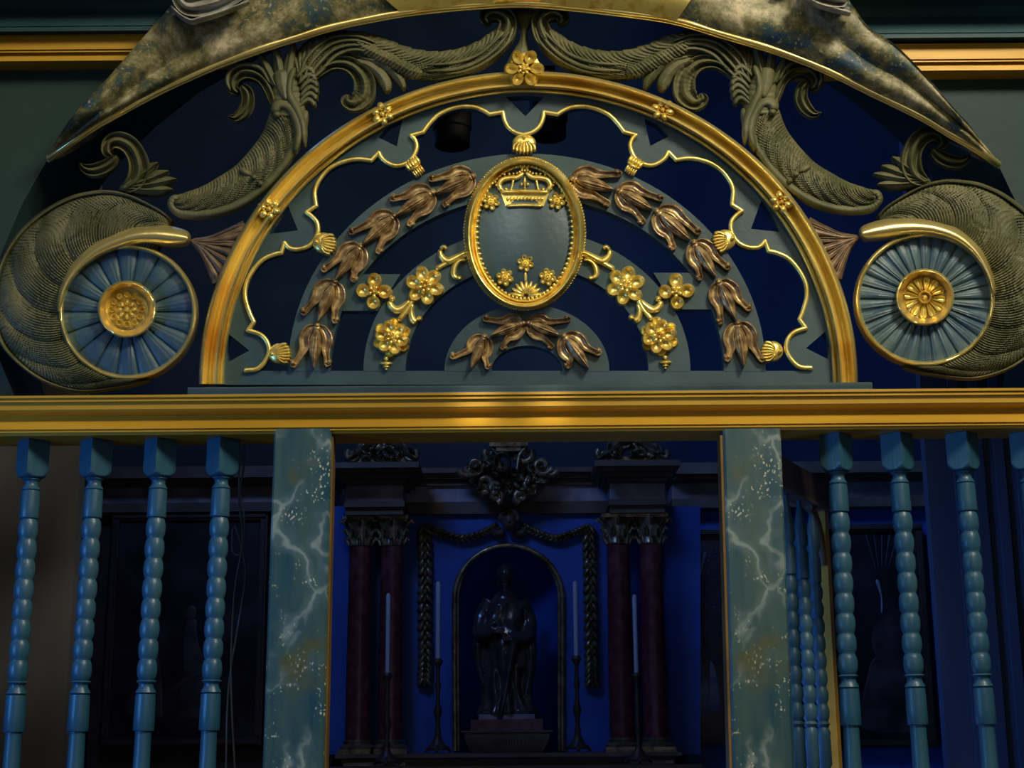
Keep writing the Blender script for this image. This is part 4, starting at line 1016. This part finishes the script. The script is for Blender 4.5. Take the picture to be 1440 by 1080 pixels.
# swag garland and cherub head
mb = MB(); y = YA - .02
def leaves_along(mb, pts, n, size, y, hang=False):
    P = cr([(a, b, 0) for a, b in pts], n)
    for k, p in enumerate(P):
        q = P[min(k + 1, n)]; o_ = P[max(k - 1, 0)]; a = atan2((q - o_).y, (q - o_).x)
        for sg in (-1, 0, 1):
            aa = a + sg * .55; blob(mb, p.x + size * .45 * sg * -sin(a), p.y + size * .45 * sg * cos(a), size * .95, size * .42, aa, .035 if sg == 0 else .024, y, 'dome' if sg else 'cup', 3, 10)
leaves_along(mb, [(600, 742), (620, 750), (650, 757), (678, 750), (697, 740)], 16, 6, y)
obj('garland', mb, M['oldgold'], alt, 60); mb = MB()
leaves_along(mb, [(826, 742), (806, 750), (782, 757), (756, 750), (737, 740)], 16, 6, y)
obj('garland', mb, M['oldgold'], alt, 60); mb = MB()
leaves_along(mb, [(597, 745), (598, 800), (597, 860), (598, 920), (597, 958)], 19, 10.5, y)
obj('garland', mb, M['oldgold'], alt, 60); mb = MB()
leaves_along(mb, [(828, 745), (830, 800), (831, 860), (832, 920), (833, 960)], 19, 10.5, y)
obj('garland', mb, M['oldgold'], alt, 60)
mb = MB(); hc = G(716, 733, YA - .06); mb.ball(hc, .036, (.85, .9, 1.05), 20, 14)
mb.ball(hc + Vector((0, -.034, -.004)), .007, n=8, m=6); mb.ball(hc + Vector((-.012, -.028, .006)), .006, n=8, m=6); mb.ball(hc + Vector((.012, -.028, .006)), .006, n=8, m=6)
mb.ball(hc + Vector((0, -.026, -.018)), .008, (1.3, 1, .5), 8, 6)
for k in range(14):
    a = pi * k / 13; mb.ball(hc + Vector((.034 * cos(a), .0, .01 + .034 * sin(a))), .012, n=8, m=6)
for sg in (1, -1): ribbon(mb, [(716 + sg * 6, 748, 6), (716 + sg * 18, 750, 7), (716 + sg * 26, 738, 4)], .03, YA - .02, 'leaf', ns=14, nt=8)
o = obj('cherub_head', mb, M['cornice_grey'], alt, 60)
# side wing panels & cornice of the retable to the right
mb = MB(); yw = YA + .25
bx(mb, 945, 1330, yw - .14, yw + .2, 652, 668); bx(mb, 945, 1330, yw - .10, yw + .2, 668, 676); bx(mb, 945, 1330, yw - .04, yw + .2, 703, 716)
obj('wing_cornice', mb, M['cornice_grey'], alt, 0); mb = MB()
bx(mb, 130, 470, yw - .14, yw + .2, 652, 668); bx(mb, 130, 470, yw - .10, yw + .2, 668, 676); bx(mb, 130, 470, yw - .04, yw + .2, 703, 716)
obj('wing_cornice', mb, M['cornice_grey'], alt, 0)
mb = MB(); bx(mb, 945, 1330, yw, yw + .2, 676, 703); obj('wing_frieze', mb, M['frieze'], alt, 0); mb = MB(); bx(mb, 130, 470, yw, yw + .2, 676, 703); obj('wing_frieze', mb, M['frieze'], alt, 0)
mb = MB(); bx(mb, 958, 1330, yw + .05, yw + .2, 714, 1110); obj('wing_panel', mb, M['back'], alt, 0); mb = MB(); bx(mb, 130, 470, yw + .05, yw + .2, 714, 1110); obj('wing_panel', mb, M['darkwood'], alt, 0)

# columns
cols = [(505, 'outer dark red marble column left of the niche'), (550, 'inner dark red marble column left of the niche, behind a candle'),
        (872, 'inner dark red marble column right of the niche'), (919, 'outer dark red marble column right of the niche, beside the tree painting')]
for cx, lab in cols:
    yc_ = YA - .13; x = gx(cx, yc_, 900); z0 = gz(1061, YA - .3); z1 = gz(722, YA - .2) - .001
    root = thing('column', (x, yc_, zA), lab, 'column', 'marble columns of the altarpiece')
    r = .047; zc = z1 - .115
    mb = MB(); mb.lathe([(r * 1.04, zA + .05)] + [(r * (1.03 - .12 * (k / 10) ** 1.6), zA + .055 + (zc - zA - .06) * k / 10) for k in range(11)], (x, yc_, 0), 32)
    obj('shaft', mb, M['red_marble'], root, 40)
    mb = MB(); mb.box((x - .068, yc_ - .068, zA), (x + .068, yc_ + .068, zA + .018)); mb.lathe([(.064, zA + .018), (.066, zA + .026), (.058, zA + .034), (.052, zA + .038), (.056, zA + .046), (.05, zA + .052)], (x, yc_, 0), 32)
    obj('base', mb, M['oldgold'], root, 40)
    mb = MB(); mb.lathe([(r * .9, zc - .005), (r * 1.02, zc), (r * .92, zc + .008), (r * .95, zc + .05), (r * 1.3, zc + .09), (r * 1.35, zc + .1)], (x, yc_, 0), 28)
    for ring, (h, rr, n_) in enumerate(((.02, r * 1.0, 8), (.052, r * 1.1, 8), (.088, r * 1.38, 8))):
        for k in range(n_):
            a = 2 * pi * (k + .5 * ring) / n_
            p0 = Vector((x + cos(a) * r * .9, yc_ + sin(a) * r * .9, zc + h - .018)); p2 = Vector((x + cos(a) * (rr + .012), yc_ + sin(a) * (rr + .012), zc + h + .014)); p3 = p2 + Vector((cos(a) * .008, sin(a) * .008, -.012))
            mb.tube([p0, p0.lerp(p2, .6), p2, p3], lambda u: .0085 * (1 - .4 * u), 6)
    mb.box((x - .066, yc_ - .066, zc + .1), (x + .066, yc_ + .066, z1))
    obj('capital', mb, M['oldgold'], root, 50)

# altar block below
mb = MB(); x0, x1 = gx(475, YA - .32), gx(952, YA - .32)
mb.box((x0, YA - .32, zA - .014), (x1, YA + .45, zA)); 
a_o = thing('altar', ((x0 + x1) / 2, YA, 0), 'long stone altar shelf with pale marble front under the columns', 'altar')
obj('altar_shelf', mb, M['cornice_grey'], a_o, 0)
mb = MB(); mb.box((x0 + .02, YA - .28, 0), (x1 - .02, YA + .45, zA - .014)); obj('altar_front', mb, M['cornice_grey'], a_o, 0)
mb = MB(); mb.box((x0 + .03, YA - .30, .2), (gx(572, YA - .3), YA - .28, zA - .03)); obj('marble_panel', mb, M['frieze'], a_o, 0)
mb = MB(); mb.box((gx(880, YA - .3), YA - .30, .2), (x1 - .03, YA - .28, zA - .03)); obj('marble_panel', mb, M['frieze'], a_o, 0)

# pedestal, plinth, statue
yS = YA - .06
xs = gx(713, yS, 1040)
z0 = zA; z1 = gz(1027, yS - .1); z2 = gz(1011, yS - .1); z3 = gz(1004, yS - .1)
ped = thing('pedestal', (xs, yS, z0), 'fluted dark pedestal with red marble block under the statue', 'pedestal')
mb = MB(); hw0 = .155; hw1 = .17
n = 120; rows = []
for t in (0, .1, .5, .85, 1):
    row = []
    for j in range(n):
        a = 2 * pi * j / n; c, d = cos(a), sin(a); r = 1 / max(abs(c), abs(d) * 1.6)
        w = (.135 + .03 * sin(t * pi / 2)) * (1 + .03 * abs(sin(a * 30)) * (0 < t < 1))
        row.append((xs + r * c * w, yS + r * d * w * .98, z0 + (z1 - z0 - .006) * t))
    rows.append(row)
mb.grid(rows, closed_v=True); mb.f.append(tuple(range(n))); mb.f.append(tuple(range(len(mb.v) - n, len(mb.v))))
obj('fluted_base', mb, M['cornice_grey'], ped, 40)
mb = MB(); mb.box((xs - .175, yS - .11, z1 - .006), (xs + .175, yS + .11, z1)); obj('base_ledge', mb, M['cornice_grey'], ped, 0)
mb = MB(); mb.box((xs - .138, yS - .09, z1), (xs + .138, yS + .09, z2)); obj('red_block', mb, M['red_marble'], ped, 0)
mb = MB(); mb.box((xs - .108, yS - .075, z2), (xs + .108, yS + .075, z3)); o = obj('white_slab', mb, M['frieze'], ped, 0); o['label'] = 'thin white marble slab'

# statue: robed bearded saint, hand to breast, one continuous skin
H = gz(793, yS) - z3
u_ = H / 6.7
def statue():
    mb = MB(); sx = gx(712, yS, 950); n = 72
    lev = []
    for k in range(61):
        t = k / 60; z = z3 + t * (H - u_ * 1.25)
        keys = [(0, .115, .085, 0), (.08, .098, .08, 0), (.3, .088, .075, .0), (.52, .092, .075, .004), (.62, .092, .072, .004), (.75, .090, .070, .0), (.88, .086, .062, -.002), (.95, .052, .048, -.002), (1, .032, .034, -.002)]
        for i in range(len(keys) - 1):
            if keys[i][0] <= t <= keys[i + 1][0]:
                v = (t - keys[i][0]) / (keys[i + 1][0] - keys[i][0]); v = v * v * (3 - 2 * v)
                rx, ry, ox = [keys[i][q] + (keys[i + 1][q] - keys[i][q]) * v for q in (1, 2, 3)]; break
        row = []
        for j in range(n):
            a = 2 * pi * j / n
            fold = .010 * sin(a * 11 + 3.2 * t + 1.4 * sin(t * 5 + a)) * max(0, 1 - t * 1.25) + .006 * sin(a * 6 - t * 14) * (1 if t < .9 else 0)
            drape = .012 * max(0, sin(a * 2 + t * 9)) * (t > .35) * (t < .85)
            r = 1 + (fold + drape) / .09
            row.append((sx + ox + rx * r * cos(a), yS + ry * r * sin(a), z))
        lev.append(row)
    mb.grid(lev, closed_v=True); mb.f.append(tuple(range(n))); mb.f.append(tuple(range(len(mb.v) - n, len(mb.v))))
    hc = Vector((sx - .002, yS - .012, z3 + H - u_ * .52)); r = u_ * .5
    mb.ball(hc, r, (.74, .86, 1.02), 24, 18)                       # skull
    mb.ball(hc + Vector((0, -r * .15, -r * .95)), r * .55, (.8, .7, 1.0), 16, 12)   # beard
    mb.tube([hc + Vector((0, .01, -r * .6)), hc + Vector((0, .012, -r * 2))], r * .45, 12)
    mb.ball(hc + Vector((0, -r * .86, -r * .08)), r * .16, (.7, 1, 1.5), 10, 8)
    for sg in (1, -1):
        mb.ball(hc + Vector((sg * r * .26, -r * .74, r * .22)), r * .17, (1.3, .7, .55), 10, 8)
        mb.ball(hc + Vector((sg * r * .74, 0, 0)), r * .2, (.5, 1, 1.3), 10, 8)
        mb.ball(hc + Vector((sg * r * .55, r * .15, -r * .5)), r * .38, (.6, 1, 1.6), 12, 8)
    mb.ball(hc + Vector((0, r * .25, r * .25)), r * .88, (.92, .9, .95), 18, 12)   # hair
    sh = z3 + H - u_ * 1.75
    def limb(P, rr): mb.tube([Vector(p) for p in cr([tuple(p) for p in P], 16)], lambda t: rr[0] + (rr[1] - rr[0]) * t, 12)
    # right arm bent to the breast (viewer left)
    limb([(sx - .062, yS, sh + .005), (sx - .098, yS - .01, sh - .065), (sx - .100, yS - .05, sh - .13), (sx - .040, yS - .085, sh - .105)], (.034, .022))
    # sleeve hanging
    limb([(sx - .095, yS - .03, sh - .09), (sx - .112, yS - .03, sh - .17), (sx - .105, yS - .02, sh - .25), (sx - .085, yS - .01, sh - .33)], (.024, .008))
    # left arm folded with cloth
    limb([(sx + .060, yS, sh + .003), (sx + .092, yS - .01, sh - .08), (sx + .080, yS - .055, sh - .14), (sx + .022, yS - .085, sh - .14)], (.034, .022))
    limb([(sx + .09, yS - .03, sh - .12), (sx + .095, yS - .035, sh - .24), (sx + .07, yS - .03, sh - .38), (sx + .055, yS - .02, sh - .5)], (.03, .012))
    limb([(sx + .03, yS - .085, sh - .15), (sx + .012, yS - .085, sh - .26), (sx - .015, yS - .08, sh - .40), (sx - .045, yS - .07, sh - .52)], (.020, .008))
    for (hx, hz, sg) in ((-.036, -.115, 1), (.018, -.145, -1)):
        p = Vector((sx + hx, yS - .098, sh + hz)); mb.ball(p, .017, (1.2, .6, .9), 12, 8)
        for f in range(4):
            q = p + Vector((sg * .012, -.004, .009 - .006 * f)); e = q + Vector((sg * (.022 - .003 * abs(f - 1.3)), -.004, .004 - .002 * f)); mb.tube([p, q, e], lambda t: .0045, 6)
        mb.tube([p, p + Vector((sg * .004, -.004, .014)), p + Vector((sg * .010, -.005, .024))], .005, 6)
    mb.box((sx - .095, yS - .07, z3), (sx + .095, yS + .07, z3 + .014))
    return mb
st = obj('statue', statue(), M['statue'], None, 60, origin=(gx(712, yS, 950), yS, z3))
rm = st.modifiers.new('continuous_skin', 'REMESH'); rm.mode = 'VOXEL'; rm.voxel_size = .0034; rm.use_smooth_shade = True
tag(st, 'dark glossy statue of a robed bearded saint standing in the niche', 'statue')

# candlesticks and candles
CS = [(616, 817, 926, 1056, YA - .22, 'inner left'), (810.5, 817, 922, 1056, YA - .22, 'inner right'), (545, 834, 946, 1076, YA - .42, 'outer left'), (895, 836, 946, 1076, YA - .42, 'outer right')]
where = {'inner left': 'just left of the statue niche', 'inner right': 'just right of the statue niche', 'outer left': 'before the left pair of columns', 'outer right': 'before the right pair of columns'}
mb = MB(); zs_ = gz(1076, YA - .42)
mb.box((x0 - .05, YA - .52, zs_ - .02), (x1 + .05, YA - .32, zs_)); obj('front_step', mb, M['darkwood'], a_o, 0)
mb = MB(); mb.box((x0 - .03, YA - .50, 0), (x1 + .03, YA - .325, zs_ - .02)); obj('front_step_base', mb, M['darkwood'], a_o, 0)
for px, pt, pm, pb, y, w in CS:
    c = G(px, pm, y); zt = G(px, pt, y).z; zb = zA if y > YA - .3 else zs_
    hh = c.z - zb
    root = thing('candlestick', (c.x, y, zb), 'slim dark metal candlestick ' + where[w], 'candlestick', 'altar candlesticks')
    prof = [(.036, 0), (.038, .02), (.030, .05), (.020, .10), (.010, .16), (.013, .20), (.008, .24), (.009, .34), (.017, .42), (.008, .50), (.007, .62), (.012, .70), (.007, .76), (.008, .90), (.018, .955), (.019, .97), (.012, 1.0)]
    mb = MB(); mb.lathe([(r, zb + .012 + (hh - .012) * t) for r, t in prof[:-3]], (c.x, y, 0), 20); obj('stem', mb, M['darkwood'], root, 50)
    mb = MB(); mb.lathe([(r, zb + .012 + (hh - .012) * t) for r, t in prof[-4:]], (c.x, y, 0), 20); obj('drip_pan', mb, M['darkwood'], root, 50)
    for k in range(3):
        a = pi * 2 * k / 3 + pi / 2 + pi; mb = MB(); mb.tube([(c.x + .02 * cos(a), y + .02 * sin(a), zb + .03), (c.x + .045 * cos(a), y + .045 * sin(a), zb + .018), (c.x + .055 * cos(a), y + .055 * sin(a), zb + .006)], .006, 8); obj('foot', mb, M['darkwood'], root, 50)
    cn = thing('candle', (c.x, y, c.z), 'tall thin white unlit candle ' + where[w], 'candle', 'altar candles')
    r = .0095 if 'inner' in w else .0085
    mb = MB(); mb.lathe([(r, c.z), (r, zt - .01), (r * .7, zt - .003), (.002, zt)], (c.x, y, 0), 16); obj('wax', mb, M['candle'], cn, 50)
    mb = MB(); mb.tube([(c.x, y, zt - .002), (c.x + .001, y, zt + .006)], .0012, 6); obj('wick', mb, M['black'], cn, 50)

# ------------------------------------------------------------------ paintings
def frame(root, x0, x1, y0, y1, y, w, m):
    P = [(x0, y0), (x1, y0), (x1, y1), (x0, y1)]; A = [G(a, b, y) for a, b in P]
    l, r = (A[0].x + A[3].x) / 2, (A[1].x + A[2].x) / 2; t, b = A[0].z, A[3].z; W_ = w
    for nm, (xa, xb, za, zb) in (('frame_rail', (l, r, t - W_, t)), ('frame_rail', (l, r, b, b + W_)), ('frame_stile', (l, l + W_, b + W_, t - W_)), ('frame_stile', (r - W_, r, b + W_, t - W_))):
        mb = MB(); mb.box((xa, y, za), (xb, y + .05, zb)); mb.box((xa + W_ * .3, y - .012, za + W_ * .3) if True else 0, (xb - W_ * .3, y + .01, zb - W_ * .3)); obj(nm, mb, m, root, 0)
    return l + W_, r - W_, b + W_, t - W_
M['pic_dark'] = mat('dark_canvas', (.012, .010, .012), (.06, .045, .05), 5, .35, 0, .05, 40, c3=(.03, .022, .025))
M['pic_dusk'] = mat('dusk_canvas', (.03, .025, .04), (.11, .08, .10), 4, .35, 0, .05, 40)
M['pic_pale'] = mat('pale_blue_paint_strokes', (.16, .18, .24), (.42, .46, .55), 10, .4, 0, .1, 50)
M['pic_leaf'] = mat('dim_foliage_paint', (.04, .06, .08), (.12, .14, .18), 20, .4, 0, .1, 50)
M['pic_fig'] = mat('brown_figure_paint', (.03, .02, .02), (.12, .08, .08), 9, .4, 0, .1, 50)
yp = yw - .02
def mkpainting(x0, x1, y0, y1, lab, y=yp, dusk=False):
    root = thing('framed_painting', (G((x0 + x1) / 2, 900, y).x, y, G(x0, y1, y).z), lab, 'painting', 'dark framed paintings beside the altar')
    l, r, b, t = frame(root, x0, x1, y0, y1, y, .03, M['darkwood'])
    mb = MB(); mb.box((l, y + .02, b), (r, y + .04, t)); obj('canvas', mb, M['pic_dusk' if dusk else 'pic_dark'], root, 0); return root
p1 = mkpainting(950, 1060, 745, 1048, 'framed painting of a pale tree and foliage at dusk beside the right columns', dusk=True)
mb = MB(); yy = yp + .02
ribbon(mb, [(985, 1010, 16), (982, 960, 13), (976, 920, 8), (973, 880, 5), (972, 840, 4), (968, 790, 3)], .003, yy, 'soft', ns=40, th=.001)
ribbon(mb, [(974, 835, 3), (984, 805, 2.5), (992, 775, 2)], .003, yy, 'soft', th=.001)
ribbon(mb, [(1006, 1000, 9), (1004, 960, 6), (1000, 930, 2)], .003, yy, 'soft', th=.001)
obj('painted_tree', mb, M['pic_pale'], p1, 60)
mb = MB(); rn = random.Random(2)
for k in range(60): blob(mb, rn.uniform(988, 1015), rn.uniform(765, 940), rn.uniform(1.5, 4), rn.uniform(1, 2.2), rn.uniform(0, 3), .002, yy, th=.001, nr=2, na=7)
obj('painted_foliage', mb, M['pic_leaf'], p1, 60)
p2 = mkpainting(1100, 1308, 738, 1052, 'dark framed painting with a veiled figure and light rays behind the right balusters', dusk=False)
mb = MB()
for k in range(5): 
    a = -1.85 + k * .14; ribbon(mb, [(1240 + 30 * cos(a), 830 + 30 * sin(a), .5), (1240 + 85 * cos(a), 830 + 85 * sin(a), 1.0)], .002, yy, 'soft', ns=10, nt=6, th=.001)
obj('painted_rays', mb, M['pic_leaf'], p2, 60)
mb = MB(); ribbon(mb, [(1240, 862, 1), (1240, 845, 1.4), (1238, 832, 1.5), (1233, 815, 3)], .003, yy - .002, 'soft', th=.001); o = obj('painted_flame', mb, M['pic_pale'], p2, 60)
mb = MB(); blob(mb, 1250, 900, 24, 34, 0, .003, yy, th=.001); ribbon(mb, [(1250, 920, 24), (1255, 970, 40), (1255, 1030, 50)], .003, yy, 'soft', th=.001)
obj('painted_figure', mb, M['pic_fig'], p2, 60)
p3 = mkpainting(150, 372, 722, 1050, 'large dark framed painting of shadowy figures behind the left balusters', dusk=False)
mb = MB()
ribbon(mb, [(270, 1010, 26), (275, 950, 18), (268, 900, 10), (270, 870, 8)], .003, yy, 'soft', th=.001); blob(mb, 268, 862, 9, 11, 0, .003, yy, th=.001)
ribbon(mb, [(200, 1010, 30), (210, 960, 18), (214, 920, 9)], .003, yy, 'soft', th=.001); blob(mb, 215, 908, 9, 11, 0, .003, yy, th=.001)
ribbon(mb, [(240, 975, 3), (262, 955, 4), (285, 945, 3), (310, 925, 3)], .004, yy - .003, 'soft', th=.001)
obj('painted_figures', mb, M['pic_fig'], p3, 60)
p4 = mkpainting(390, 482, 750, 1040, 'narrow framed picture with a modelled edge highlight between left post and columns', dusk=False)
mb = MB(); c = G(471, 900, yp - .06); mb.lathe([(.011, G(471, 1020, yp - .06).z), (.011, G(471, 770, yp - .06).z), (.002, G(471, 762, yp - .06).z)], (c.x, c.y, 0), 16)
o = obj('edge_highlight', mb, M['frieze'], p4, 50)  # pale rod stands in for the glossy highlight along the frame edge
